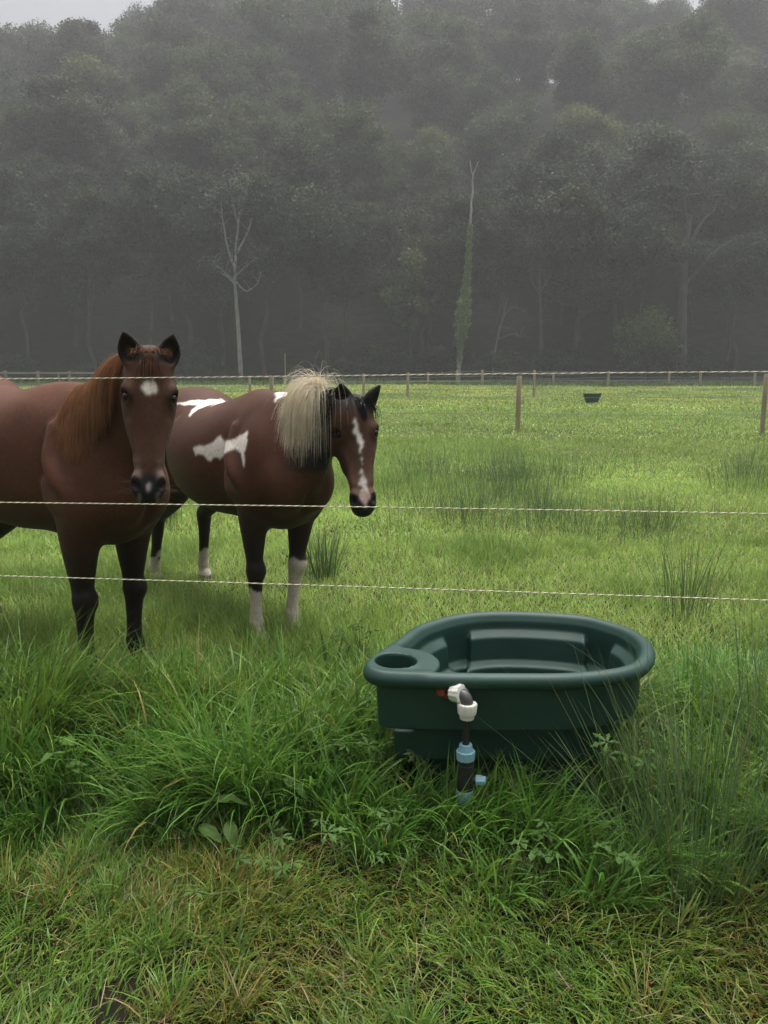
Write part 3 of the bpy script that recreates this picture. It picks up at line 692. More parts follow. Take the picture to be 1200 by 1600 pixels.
def crown_cloud(rng, clumps, per, size):
    """leaves gathered in clumps; clumps: (centre, radius xyz)"""
    C = []; tone = []
    for c, r in clumps:
        k = int(per * rng.uniform(.6, 1.3)); d = unit(rng.normal(0, 1, (k, 3))); rad = rng.random(k) ** .5 * (1 + .22 * np.abs(rng.normal(0, 1, k)))
        C.append(np.array(c) + d * rad[:, None] * np.array(r)); tone.append(np.full(k, rng.uniform(.68, 1.3)))
    C = np.concatenate(C); tone = np.concatenate(tone) * rng.uniform(.75, 1.25, len(C))
    return C, tone, size * rng.uniform(.6, 1.35, len(C))
def limb_pts(p0, p1, rng, n=6, wob=.08, sag=0.0):
    p0 = np.array(p0, float); p1 = np.array(p1, float); L = np.linalg.norm(p1 - p0); t = np.linspace(0, 1, n)[:, None]
    P = p0 + (p1 - p0) * t + rng.normal(0, wob * L / n, (n, 3)) * np.sin(t * math.pi) * 2; P[:, 2] += sag * np.sin(t[:, 0] * math.pi) * L
    return P
def make_tree(seed, h, cw, base, lean=0.0, shape='round', hue=(.040, .062, .020), per=330, leaf=.30, sparse=1.0, bark=None, tr=.28, nclump=34):
    """h height, cw crown half width, base height where the crown begins; returns (crown object, trunk object) at the origin"""
    rng = np.random.default_rng(seed); mb = MB()
    top = np.array([lean * h, rng.normal(0, .2), h * .86])
    tp = limb_pts((0, 0, -.4), top, rng, 9, .10); mb.tube(tp, list(np.linspace(tr, tr * .18, 9)), 8)
    clumps = []; ch = h - base
    for i in range(nclump):
        d = unit(rng.normal(0, 1, 3)); d[2] = abs(d[2]) if rng.random() < .68 else d[2]; rr = rng.random() ** .38
        if shape == 'round': R = (cw, cw, ch * .5)
        elif shape == 'tall': R = (cw * .72, cw * .72, ch * .52)
        elif shape == 'vase': R = (cw * 1.1, cw * 1.1, ch * .42)
        else: R = (cw * .9, cw * .9, ch * .5)
        cz = base + ch * (.56 if shape == 'vase' else .48)
        lob = 1 + .22 * math.sin(3 * math.atan2(d[1], d[0]) + seed)
        q = min(max((cz + d[2] * rr * R[2] - base) / ch, 0), 1); j = min(int((base + ch * q) / h * 8), 8)
        c = np.array([tp[j][0] * .8 + d[0] * rr * R[0] * lob, tp[j][1] * .8 + d[1] * rr * R[1] * lob, cz + d[2] * rr * R[2]])
        r0 = rng.uniform(1.0, 1.9) * (cw / 5.5) ** .8
        clumps.append((c, (r0 * 1.2, r0 * 1.2, r0 * .75)))
        if rng.random() < .5:
            jb = max(1, min(int((c[2] - r0 * 1.4) / (h * .86) * 8), 7)); L = limb_pts(tp[jb], c, rng, 6, .15, .04); mb.tube(L, list(np.linspace(tr * .38 * (1 - q * .6), .025, 6)), 5, caps=False)
    C, tone, size = crown_cloud(rng, clumps, per * sparse, leaf)
    V, Q = quads_at(C, size, rng, .5)
    col = np.array(hue)[None] * tone[:, None] * np.stack([rng.uniform(.85, 1.3, len(C)), np.ones(len(C)), rng.uniform(.7, 1.2, len(C))], 1)
    root = empty('tree'); cr = link_mesh('crown', V, quads=Q, mat=leafM, parent=root, col=np.repeat(col, 4, 0), smooth=False)
    tk = mb.build('trunk', bark or barkM, root, smooth=True)
    return root
def copy_thing(root):
    r = root.copy(); COL.objects.link(r)
    for ch in list(root.children):
        c = ch.copy(); COL.objects.link(c); c.parent = r
    return r
if want('tree'):
    rng = np.random.default_rng(11)
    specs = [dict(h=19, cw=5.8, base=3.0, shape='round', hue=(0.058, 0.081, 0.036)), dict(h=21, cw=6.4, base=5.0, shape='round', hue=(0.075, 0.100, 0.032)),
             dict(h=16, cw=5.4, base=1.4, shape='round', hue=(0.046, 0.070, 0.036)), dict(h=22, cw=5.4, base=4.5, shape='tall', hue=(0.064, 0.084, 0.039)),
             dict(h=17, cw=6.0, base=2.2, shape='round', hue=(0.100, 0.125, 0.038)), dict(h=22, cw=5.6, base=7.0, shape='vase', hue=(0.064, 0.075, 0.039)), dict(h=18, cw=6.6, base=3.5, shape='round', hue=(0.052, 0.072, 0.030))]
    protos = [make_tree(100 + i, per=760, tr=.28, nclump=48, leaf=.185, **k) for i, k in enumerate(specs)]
    frontp = [make_tree(120 + i, per=720, tr=.27, nclump=46, leaf=.18, **k) for i, k in enumerate([dict(h=20, cw=6.2, base=7.5, shape='vase', hue=(.034, .047, .022)), dict(h=22, cw=5.6, base=8.5, shape='tall', hue=(.040, .052, .024)), dict(h=19, cw=6.4, base=7.0, shape='round', hue=(.046, .056, .024))])]  # front-row leaf hues darkened, painting in the gloom at the wood's foot
    pine = [make_tree(140 + i, h=23, cw=3.4, base=8, shape='vase', hue=(.022, .036, .022), per=240, nclump=17, tr=.24, leaf=.26) for i in range(2)]
    used = set()
    def plant(proto, x, y, s, rz, name, label, group):
        r = proto if id(proto) not in used else copy_thing(proto); used.add(id(proto))
        r.name = name; r.location = (x, y, float(gz(x, y)) - .2); r.scale = (s, s, s * 1.0); r.rotation_euler = (0, 0, rz); tag(r, label, 'tree', group); return r
    rows = [(88, 8.5, .92, 0), (94.5, 9.0, .98, 0), (102, 9.5, 1.0, 1), (112, 10.5, 1.05, 1), (124, 11.5, 1.10, 1), (138, 13, 1.16, 2), (154, 14.5, 1.22, 2), (172, 16, 1.28, 2), (192, 18, 1.34, 2), (214, 16, 1.38, 3), (236, 15, 1.42, 3)]
    tiers = [('dark leafy tree along the foot of the wood behind the field fence', 'trees along the foot of the wood'),
             ('grey green leafy tree on the lower hillside above the front trees', 'trees on the lower hillside'),
             ('misty grey tree halfway up the wooded hillside', 'trees halfway up the hillside'),
             ('faint tree fading into mist on the hilltop skyline', 'trees on the misty skyline')]
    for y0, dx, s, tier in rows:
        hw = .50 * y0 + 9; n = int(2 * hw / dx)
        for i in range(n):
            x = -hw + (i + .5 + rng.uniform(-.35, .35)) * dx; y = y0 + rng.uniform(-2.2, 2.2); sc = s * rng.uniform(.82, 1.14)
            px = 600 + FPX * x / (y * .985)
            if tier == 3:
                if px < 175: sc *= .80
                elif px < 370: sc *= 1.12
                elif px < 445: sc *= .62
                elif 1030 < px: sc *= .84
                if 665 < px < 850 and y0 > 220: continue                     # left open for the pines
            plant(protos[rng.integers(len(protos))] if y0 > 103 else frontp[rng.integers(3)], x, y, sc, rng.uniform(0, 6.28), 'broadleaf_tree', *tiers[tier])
    for px, y, sc in ((672, 231, 1.15), (703, 236, 1.22), (748, 229, 1.16), (792, 235, 1.22), (838, 231, 1.12)):
        plant(pine[int(px) % 2], (px - 600) / FPX * y * .97, y, sc, px, 'pine_tree', 'tall thin pine with sky showing through on the skyline', 'pines on the misty skyline')
    for p_ in protos + frontp + pine:
        if id(p_) not in used:
            for c_ in list(p_.children): bpy.data.objects.remove(c_)
            bpy.data.objects.remove(p_)
    # undergrowth at the wood's edge
    shrub = [make_tree(160 + i, h=4.6, cw=2.6, base=.3, shape='round', hue=((.022, .034, .013), (.034, .046, .014))[i], per=210, nclump=20, tr=.08, leaf=.17) for i in range(2)]
    for i in range(26):
        x = rng.uniform(-46, 46); y = rng.uniform(83.5, 87); r = plant(shrub[i % 2], x, y, rng.uniform(.4, .95), rng.uniform(0, 6.28), 'shrub', 'low dark shrub in the undergrowth at the edge of the wood', 'undergrowth shrubs'); r['category'] = 'shrub'
    g = at(1008, 590, 84.5); r = make_tree(171, h=8.2, cw=3.6, base=.8, shape='round', hue=(.075, .105, .028), per=260, nclump=26, tr=.12, leaf=.18, sparse=.8); r.name = 'hawthorn_tree'
    r.location = (g[0], 84.5, float(gz(g[0], 84.5)) - .1); tag(r, 'small light green tree standing out at the right of the wood edge', 'tree')
    g = at(640, 590, 85.5); r = make_tree(172, h=13, cw=3.0, base=2.2, shape='tall', hue=(.070, .092, .030), per=240, nclump=28, tr=.13, leaf=.20, sparse=.75); r.name = 'young_ash_tree'
    r.location = (g[0], 85.5, float(gz(g[0], 85.5)) - .1); tag(r, 'slim pale green tree left of the ivy covered trunk', 'tree')
    # slender pale-trunked tree
    def bare_tree(name, px, Y, spec, label, mat, leaves=None):
        rg = np.random.default_rng(spec.get('seed', 1)); mb = MB(); x0 = at(px, 590, Y)[0]; z0 = float(gz(x0, Y)); root = empty(name, (x0, Y, z0)); tag(root, label, 'tree')
        W = lambda q: (at(q[0], q[1], Y) - np.array([x0, Y, z0])) + np.array([0, q[2] if len(q) > 2 else 0, 0])
        tips = []
        for pts, r0, r1 in spec['limbs']:
            P = catmull(np.array([W(q) for q in pts]), 4); P = P + rg.normal(0, .05, P.shape) * np.linspace(0, 1, len(P))[:, None]
            if pts[0][1] > 585: P[0][2] = -.3
            mb.tube(P, list(np.linspace(r0, r1, len(P))), 7)
            for _ in range(spec.get('twigs', 0) if r0 < .16 else 0):
                j = rg.integers(len(P) // 3, len(P)); e = P[j] + rg.normal(0, 1, 3) * np.array([1.1, .9, .6]) + np.array([0, 0, .7]); L = limb_pts(P[j], e, rg, 5, .25); mb.tube(L, list(np.linspace(.035, .012, 5)), 4, caps=False); tips.append(e)
        mb.build('trunk', mat, root, smooth=True)
        if leaves:
            C = np.concatenate([t + rg.normal(0, 1, (leaves[0], 3)) * np.array([.75, .7, .55]) for t in tips]); V, Q = quads_at(C, np.full(len(C), leaves[1]) * rg.uniform(.6, 1.3, len(C)), rg)
            link_mesh('crown', V, quads=Q, mat=leafM, parent=root, col=np.repeat(np.array(leaves[2])[None] * rg.uniform(.7, 1.3, len(C))[:, None], 4, 0), smooth=False)
        return root, x0, z0
    bare_tree('slender_tree', 377, 84.0, dict(seed=2, twigs=7, limbs=[([(377, 592), (374, 540), (371, 490), (367, 440), (369, 395), (373, 340), (376, 300)], .26, .06), ([(368, 445), (358, 435), (349, 428)], .13, .04), ([(369, 440), (385, 455), (402, 442), (408, 425)], .10, .03),
        ([(368, 420), (355, 385), (348, 340), (345, 310)], .14, .03), ([(370, 395), (388, 360), (398, 320), (402, 296)], .14, .03), ([(372, 350), (362, 310), (360, 280)], .10, .03), ([(374, 340), (385, 300), (388, 275)], .10, .03), ([(369, 430), (392, 410), (415, 395)], .09, .03), ([(366, 440), (340, 415), (322, 400)], .08, .03)]),
        'slender pale-trunked tree with thin spreading crown, left of centre at the wood edge', paleM, (26, .17, (.085, .095, .055)))
    root, x0, z0 = bare_tree('ivy_clad_tree', 716, 83.5, dict(seed=3, limbs=[([(716, 592), (719, 545), (725, 480), (731, 420), (735, 350), (738, 310), (738, 275), (733, 250)], .24, .05), ([(738, 275), (744, 262), (747, 252)], .06, .03)]),
        'dead leaning trunk wrapped in pale green ivy, right of centre at the wood edge', paleM)
    rg = np.random.default_rng(8); n = 5200; q = rg.random(n); yy = 350 + q * 220
    cx = np.interp(yy, [250, 310, 350, 420, 480, 545, 592], [733, 738, 735, 731, 725, 719, 716]); wd = np.interp(yy, [350, 380, 440, 470, 500, 515, 540, 570], [3, 4, 6, 10, 13, 12, 5, 3]) * .066 * .95
    th = rg.uniform(0, 6.28, n); rr = np.sqrt(rg.random(n)) * wd * (1 + .35 * np.sin(yy * .35) * rg.random(n))
    zz = np.array([at(600, v, 83.5)[2] for v in yy]) - z0
    C = np.stack([np.array([at(a_, b_, 83.5)[0] for a_, b_ in zip(cx, yy)]) - x0 + rr * np.cos(th), rr * np.sin(th), zz], 1)
    V, Q = quads_at(C, .16 * rg.uniform(.6, 1.3, n), rg)
    link_mesh('ivy', V, quads=Q, mat=leafM, parent=root, col=np.repeat(np.array([.20, .26, .09])[None] * rg.uniform(.6, 1.35, n)[:, None], 4, 0), smooth=False)
    bare_tree('old_oak_tree', 1066, 85.0, dict(seed=4, twigs=4, limbs=[([(1066, 592), (1065, 520), (1068, 450), (1072, 390), (1080, 335)], .62, .16), ([(1070, 400), (1095, 350), (1115, 330), (1122, 310)], .20, .05), ([(1068, 450), (1100, 410), (1128, 385), (1150, 372)], .20, .05), ([(1067, 420), (1048, 370), (1035, 330)], .18, .05), ([(1076, 360), (1070, 320), (1072, 295)], .14, .04)]),
        'old grey tree with crooked rising limbs at the right of the wood', noisy('grey_bark', (.045, .044, .040), (.085, .083, .075), scale=2.5, rough=.9, stretch=(1, 1, .4)), (16, .2, (.042, .056, .022)))
    bare_tree('dead_tree', 845, 84.6, dict(seed=6, twigs=5, limbs=[([(845, 592), (845, 520), (844, 455), (840, 430)], .20, .08), ([(844, 462), (830, 438), (826, 415)], .09, .03), ([(844, 455), (858, 436), (862, 425)], .09, .03), ([(843, 440), (848, 405), (846, 380)], .07, .02), ([(844, 448), (868, 442), (880, 430)], .06, .02)]),
        'small dead tree with bare forked twigs, between the ivy trunk and the old grey tree', noisy('dead_bark', (.06, .057, .05), (.11, .105, .09), scale=2.5, rough=.9), None)
    bare_tree('leaning_sapling', 770, 84.2, dict(seed=7, twigs=3, limbs=[([(769, 592), (775, 540), (786, 495), (793, 465)], .13, .04), ([(784, 500), (800, 480), (818, 484)], .06, .02), ([(778, 530), (800, 522), (812, 524)], .05, .02)]),
        'thin leaning bare sapling just right of the ivy covered trunk', noisy('sapling_bark', (.09, .088, .07), (.16, .15, .12), scale=2.5, rough=.9), None)
# ------------------------------------------------------------------ fences
woodM = noisy('weathered_post_wood', (.26, .21, .13), (.42, .35, .24), scale=6, rough=.85, bump=.4, stretch=(1, 1, .15))
greyWoodM = noisy('grey_rail_wood', (.17, .17, .15), (.27, .26, .23), scale=5, rough=.85, stretch=(.2, 1, 1))
wireM, _, _b = new_mat('fence_wire'); _b.inputs['Base Color'].default_value = (.16, .16, .15, 1); _b.inputs['Metallic'].default_value = .6; _b.inputs['Roughness'].default_value = .5
def post_mesh(mb, x, y, top, r=.05, square=False, lean=(0, 0)):
    z0 = float(gz(x, y)); n = 4 if square else 10
    mb.tube([(x, y, z0 - .3), (x + lean[0] * .5, y, (z0 + top) / 2), (x + lean[0], y + lean[1], top - .02), (x + lean[0], y + lean[1], top)], [r, r * .98, r * .96, r * .8], n)
def wire_fence(name, label, posts, D, nw=3, r=.05, wr=.006, slack=.03):
    """posts: (px, top py); depth from D(px)"""
    pts = []
    for px, ty in posts:
        d = D(px) if callable(D) else D; p = at(px, ty, d); pts.append(p)
    x0 = pts[0][0]; root = empty(name, (pts[0][0], pts[0][1], float(gz(pts[0][0], pts[0][1])))); tag(root, label, 'fence')
    off = np.array(root.location)
    rg = np.random.default_rng(len(posts))
    for p in pts:
        mb = MB(); post_mesh(mb, p[0], p[1], p[2], r * rg.uniform(.9, 1.15), lean=(rg.normal(0, .012), 0)); mb.v = [tuple(np.array(v) - off) for v in mb.v]; mb.build('post', woodM, root, smooth=True)
    for k in range(nw):
        mb = MB(); P = []
        for a, b in zip(pts[:-1], pts[1:]):
            za, zb = [float(gz(q[0], q[1])) + (q[2] - float(gz(q[0], q[1]))) * (.93 - .30 * k) for q in (a, b)]
            for t in np.linspace(0, 1, 5)[:-1]: P.append((a[0] + (b[0] - a[0]) * t, a[1] + (b[1] - a[1]) * t - r, za + (zb - za) * t - slack * 4 * t * (1 - t)))
        q = pts[-1]; P.append((q[0], q[1] - r, float(gz(q[0], q[1])) + (q[2] - float(gz(q[0], q[1]))) * (.93 - .30 * k)))
        mb.tube([np.array(v) - off for v in P], wr, 5); mb.build('wire', wireM, root)
    return root
if want('fence'):
    wire_fence('wire_fence', 'nearest post and wire fence across the field, its two posts in front of the others', [(424, 588), (811, 587), (1198, 584), (1590, 582)], lambda px: 21.2 - (px - 811) * .0032, 3, .058, .004)
    wire_fence('wire_fence', 'middle post and wire fence across the field, close behind the pinto horse', [(250, 588), (390, 588), (568, 584), (637, 582), (835, 578), (1260, 577)], lambda px: 47 - (px - 568) * .002, 3, .075, .010)
    wire_fence('wire_fence', 'farthest post and wire fence along the foot of the wood', [(443, 588), (520, 586), (669, 582), (714, 579), (754, 578), (865, 585), (951, 580), (1046, 580), (1095, 580), (1180, 580), (1300, 580)], lambda px: 74.0 - (px - 700) * .002, 3, .11, .014)
    # tall thin pole beside the far fence
    p = at(443, 552, 73.5); mb = MB(); z0 = float(gz(p[0], p[1])); mb.tube([(0, 0, -.3), (.01, 0, 1.2), (.0, 0, p[2] - z0)], [.045, .04, .035], 8); mb.lathe((0, 0, .0), (0, 0, 1), [(0, .07), (.3, .07), (.32, .045)], 8)
    o = mb.build('pole', woodM, smooth=True); o.location = (p[0] + .12, p[1], z0); tag(o, 'tall thin pole rising above the far fence, left of the cream mane', 'pole')
    # wooden rail fence at the far left
    root = None
    for i, (px, ty) in enumerate([(-60, 581), (8, 580), (59, 580), (108, 580), (160, 581)]):
        p = at(px, ty, 62); z0 = float(gz(p[0], p[1]))
        if root is None: root = empty('rail_fence', (p[0], p[1], z0)); tag(root, 'pale wooden post and rail fence behind the back of the chestnut horse', 'fence'); off = np.array(root.location); first = p
        mb = MB(); mb.box((p[0] - off[0], 0, (p[2] - z0) / 2 - .1), (.20, .12, p[2] - z0 + .2), bev=.012); mb.build('post', greyWoodM, root); last = p
    p = at(91, 583, 62.4); mb = MB(); mb.box((p[0] - off[0], .4, .6), (.13, .1, 1.3), bev=.01); mb.build('post', greyWoodM, root)
    for zz in (1.36, .95, .5):
        mb = MB(); mb.box(((last[0] + first[0]) / 2 - off[0], -.085, zz - .05), (last[0] - first[0] + .4, .045, .15), bev=.01); mb.build('rail', greyWoodM, root)

# three electric fence ropes in front of the horses
def rope(name, label, yL, yR, seed):
    a = at(600, yL, 3.2)[2]; b = at(600, yR, 2.8)[2]
    pL = at(0, yL, 3.2); pR = at(1200, yR, 2.8); d = pR - pL
    P0 = pL - d * 1.6; P1 = pR + d * 1.6; L = np.linalg.norm(P1 - P0); n = int(L / .0075); t = np.linspace(0, 1, n)
    mid = np.clip(t, 0, 1); C = P0 + (P1 - P0) * t[:, None]
    ax = unit(P1 - P0); s1 = unit(np.cross(ax, [0, 0, 1])); s2 = np.cross(s1, ax)
    rg = np.random.default_rng(seed); sag = .004 * np.sin(t * L * .9 + seed) ; C = C + np.array([0, 0, 1]) * sag[:, None]
    V = []; Q = []; col = []; ns = 6; base = 0
    for k in range(3):
        ph = t * L / .034 * 2 * math.pi + k * 2 * math.pi / 3; r = .0013
        cen = C + (s1 * np.cos(ph)[:, None] + s2 * np.sin(ph)[:, None]) * .0013
        ring = np.stack([cen + (s1 * math.cos(w) + s2 * math.sin(w)) * r for w in np.linspace(0, 2 * math.pi, ns, endpoint=False)], 1)
        i = np.arange(n - 1)[:, None] * ns + np.arange(ns)[None]; j = np.arange(n - 1)[:, None] * ns + (np.arange(ns)[None] + 1) % ns
        Q.append(np.stack([i, i + ns, j + ns, j], -1).reshape(-1, 4) + base); V.append(ring.reshape(-1, 3)); base += n * ns
        col.append(np.tile([(.80, .78, .62), (.78, .74, .50), (.22, .16, .07)][k], (n * ns, 1)))
    o = link_mesh(name, np.concatenate(V) - P0, quads=np.concatenate(Q), mat=ropeM, col=np.concatenate(col)); o.location = P0
    tag(o, label, 'fence rope', 'electric fence ropes'); return o
if want('rope'):
    ropeM = tinted('polywire', rough=.5, spec=.4, nscale=60, namt=.1)
    rope('fence_rope', 'topmost twisted white electric fence rope, crossing the forehead of the chestnut horse', 591, 582.5, 1)
    rope('fence_rope', 'middle twisted white electric fence rope, passing just under the noses of the horses', 785, 803.5, 2)
    rope('fence_rope', 'lowest twisted white electric fence rope, crossing the legs of the horses above the trough', 901, 937, 3)

# ------------------------------------------------------------------ water trough
TC = np.array([.45, 2.80, 0.0])
RIM = np.array([(-.068, 2.535), (-.045, 2.485), (.02, 2.455), (.20, 2.440), (.41, 2.434), (.62, 2.440), (.80, 2.492), (.905, 2.585), (.970, 2.745), (.965, 2.90), (.90, 3.025), (.78, 3.125), (.52, 3.175), (.31, 3.14), (.136, 3.0), (.042, 2.82), (-.025, 2.68), (-.062, 2.60)]) - TC[:2]
if want('trough'):
    m, nt, b = new_mat('green_moulded_plastic'); l = nt.links; tc = N(nt, 'ShaderNodeTexCoord')
    n1 = N(nt, 'ShaderNodeTexNoise', Scale=3.5, Detail=8, Roughness=.7); l.new(tc.outputs['Object'], n1.inputs['Vector'])
    r1 = N(nt, 'ShaderNodeValToRGB'); r1.color_ramp.elements[0].position = .35; r1.color_ramp.elements[1].position = .72; r1.color_ramp.elements[0].color = (.007, .036, .026, 1); r1.color_ramp.elements[1].color = (.013, .056, .041, 1)
    l.new(n1.outputs['Fac'], r1.inputs['Fac'])
    n3 = N(nt, 'ShaderNodeTexNoise', Scale=14, Detail=6, Roughness=.75); l.new(tc.outputs['Object'], n3.inputs['Vector'])
    r3 = N(nt, 'ShaderNodeValToRGB'); r3.color_ramp.elements[0].position = .55; r3.color_ramp.elements[1].position = .82; r3.color_ramp.elements[0].color = (0, 0, 0, 1); r3.color_ramp.elements[1].color = (.55, .55, .55, 1)
    l.new(n3.outputs['Fac'], r3.inputs['Fac'])
    mx = N(nt, 'ShaderNodeMix', data_type='RGBA'); l.new(r3.outputs['Color'], mx.inputs[0]); l.new(r1.outputs['Color'], mx.inputs[6]); mx.inputs[7].default_value = (.03, .045, .03, 1)
    l.new(mx.outputs[2], b.inputs['Base Color'])
    r4 = N(nt, 'ShaderNodeMapRange'); r4.inputs['To Min'].default_value = .42; r4.inputs['To Max'].default_value = .64; l.new(n3.outputs['Fac'], r4.inputs['Value']); l.new(r4.outputs['Result'], b.inputs['Roughness'])
    b.inputs['Specular IOR Level'].default_value = .5
    n2 = N(nt, 'ShaderNodeTexNoise', Scale=260, Detail=2); l.new(tc.outputs['Object'], n2.inputs['Vector']); bp = N(nt, 'ShaderNodeBump', Strength=.12, Distance=.002); l.new(n2.outputs['Fac'], bp.inputs['Height']); l.new(bp.outputs['Normal'], b.inputs['Normal'])
    greenM = m
    F = Field((-.56, -.41, -.012), (.57, .42, .57), .0052)
    X, Y = np.meshgrid(F.ax[0], F.ax[1], indexing='ij')
    cl = np.concatenate([RIM[-2:], RIM, RIM[:3]]); pol = catmull(cl, 8); pol = pol[16:16 + 18 * 8]
    d2 = np.full(X.shape, 9.0)
    for i in range(len(pol)):
        a = pol[i]; e = pol[(i + 1) % len(pol)] - a; px, py = X - a[0], Y - a[1]; t = np.clip((px * e[0] + py * e[1]) / (e @ e), 0, 1); d2 = np.minimum(d2, np.hypot(px - t * e[0], py - t * e[1]))
    ins = poly_in(X.ravel(), Y.ravel(), pol).reshape(X.shape); sd = np.where(ins, -d2, d2).astype(np.float32)[:, :, None]
    Z = F.ax[2][None, None, :]
    def smin(a, b, k): h = np.clip(.5 + .5 * (b - a) / k, 0, 1); return b * (1 - h) + a * h - k * h * (1 - h)
    def smax(a, b, k): return -smin(-a, -b, k)
    hc = np.array([.040, 2.585]) - TC[:2]; dh = np.hypot(X - hc[0], Y - hc[1])[:, :, None].astype(np.float32)
    # columns pushed into the wall between panels
    colm = np.zeros(X.shape)
    for cx, cyy, wdt in ((.285, 3.065, .058), (.845, 3.00, .052)):
        colm = np.maximum(colm, 1 - sstep(wdt * .75, wdt * 1.15, np.hypot(X - (cx - TC[0]), (Y - (cyy - TC[1])) * .6)))
    colm = colm[:, :, None]
    off = np.interp(F.ax[2], [0, .19, .195, .325, .33, .53], [-.165, -.150, -.108, -.098, -.048, -.040])[None, None, :]
    outer = sd - off + .0 * colm * ((F.ax[2] > .33) * (F.ax[2] < .47))[None, None, :]
    outer = smax(smax(outer, Z - .512, .012), -Z, .01)
    offi = np.interp(F.ax[2], [.03, .20, .215, .345, .36, .450, .478, .54], [-.190, -.180, -.155, -.145, -.106, -.098, -.064, -.060])[None, None, :]
    inner = sd - np.maximum(offi, np.minimum(offi + .038 * colm * (F.ax[2] > .2)[None, None, :], -.064))
    inner = smax(smax(inner, .03 - Z, .02), .128 - dh, .035)
    body = smax(outer, -inner, .010)
    rim = np.sqrt((sd + .027) ** 2 + ((Z - .512) * 1.05) ** 2) - .0285
    body = smin(body, rim, .010)
    deck = smax(smax(dh - .15, sd + .02, .01), np.abs(Z - .518) - .016, .008)
    body = smin(body, deck, .02)
    lip = np.sqrt((dh - .076) ** 2 + (Z - .533) ** 2) - .006
    body = smin(body, lip, .008)
    body = smax(body, -smax(dh - .070, .30 - Z, .01), .006)
    F.F = body.astype(np.float32); F.F[[0, -1]] = .1; F.F[:, [0, -1]] = .1; F.F[:, :, [0, -1]] = .1
    V, Q = F.mesh(); V = relax(V, Q, 2, .4)
    root = empty('water_trough', TC); tag(root, 'dark green moulded plastic water trough in the long grass, pipe fittings on its front', 'water trough', 'green field troughs')
    link_mesh('tank', V, quads=Q, mat=greenM, parent=root)
    far = copy_thing(root); g = on_z(923, 628, .1); far.location = (g[0], g[1], float(gz(g[0], g[1])) - .02); far.rotation_euler = (0, 0, .15); tag(far, 'small distant trough standing far out in the field near the back fence', 'water trough', 'green field troughs')
    wm, nt, b = new_mat('water'); b.inputs['Base Color'].default_value = (.010, .016, .010, 1); b.inputs['Roughness'].default_value = .04; b.inputs['IOR'].default_value = 1.33
    n2 = N(nt, 'ShaderNodeTexNoise', Scale=9, Detail=2); bp = N(nt, 'ShaderNodeBump', Strength=.05, Distance=.01); nt.links.new(n2.outputs['Fac'], bp.inputs['Height']); nt.links.new(bp.outputs['Normal'], b.inputs['Normal'])
    shr = pol * np.array([.60, .52]) + np.array([.02, 0]); vs = [(p[0], p[1], .255) for p in shr]; w = link_mesh('water', np.array(vs), faces=[tuple(range(len(vs)))], mat=wm); w.location = TC; tag(w, kind='structure')
    # ---- the inlet pipe and its fittings
    def plain(name, c, rough=.4, noise=.15):
        return noisy(name, tuple(k * (1 - noise) for k in c), tuple(k * (1 + noise) for k in c), scale=30, rough=rough)
    redM = plain('red_plastic', (.30, .055, .035)); whiteM = plain('white_plastic', (.66, .65, .58), .35, .08); blackM = plain('black_pipe', (.022, .022, .022), .45); blueM = plain('blue_fitting_plastic', (.24, .42, .50), .4, .10); greyM = plain('grey_elbow', (.075, .075, .072), .4)
    a = at(697, 1081, 2.468); root = empty('inlet_pipe', (at(728, 1112, 2.40)[0], 2.40, 0)); tag(root, 'water inlet pipe with white, blue and red plastic fittings on the front of the trough', 'pipe'); off = np.array(root.location)
    e = at(731, 1086, 2.410); dr = unit(e - a); A = a - off; E = e - off
    K = .86
    def pf(l): return [(h * K, r * K) for h, r in l]
    mb = MB(); mb.lathe(A - dr * .012, dr, pf([(-.02, .018), (.0, .024), (.018, .024), (.020, .016)]), 18, .08, 6); mb.build('red_nut', redM, root, smooth=True)
    mb = MB(); mb.tube([A - dr * .06, A + dr * .05], .0125, 14); mb.build('spigot', blackM, root, smooth=True)
    c = A + dr * .026; mb = MB(); mb.lathe(c, dr, pf([(0, .026), (.003, .031), (.034, .0335), (.036, .036), (.047, .036), (.049, .030)]), 48, .06, 12); mb.build('collar_nut', whiteM, root, smooth=True)
    dn = np.array([0, 0, -1.0]); c0 = A + dr * .058; P = [c0, c0 + dr * .012 + dn * .003, c0 + dr * .022 + dn * .011, c0 + dr * .027 + dn * .023, c0 + dr * .028 + dn * .040]
    mb = MB(); mb.tube(catmull(np.array(P), 4), .0195, 18); mb.build('elbow', greyM, root, smooth=True)
    bx = P[-1]; zt = bx[2]; X0 = np.array([bx[0], bx[1], 0]); up = np.array([0, 0, 1.0]); zz = lambda py: at(728, py, 2.40)[2]
    ztop = zz(1101); mb = MB(); mb.lathe(X0 + up * ztop, dn, pf([(0, .034), (.004, .036), (.040, .0325), (.042, .0265), (.060, .0255), (.061, .02)]), 48, .06, 12); mb.build('coupling_nut', whiteM, root, smooth=True)
    X1 = np.array([at(728, 1180, 2.40)[0] - off[0], bx[1], 0])
    mb = MB(); mb.tube([X0 + up * (ztop - .03), X0 * .6 + X1 * .4 + up * zz(1145), X1 + up * zz(1170), X1 + up * -.05], .0115, 12); mb.build('pipe', blackM, root, smooth=True)
    z1 = zz(1165); mb = MB(); mb.lathe(X1 + up * z1, dn, pf([(0, .0225), (.026, .0265), (.027, .034), (.060, .0325), (.061, .02)]), 48, .06, 12); mb.build('blue_nut', blueM, root, smooth=True)
    z2 = zz(1190); mb = MB(); mb.lathe(X1 + up * z2, dn, pf([(0, .026), (.016, .026), (.018, .030), (.12, .030), (.122, .024), (.138, .024)]), 24); mb.build('valve_body', blackM, root, smooth=True)
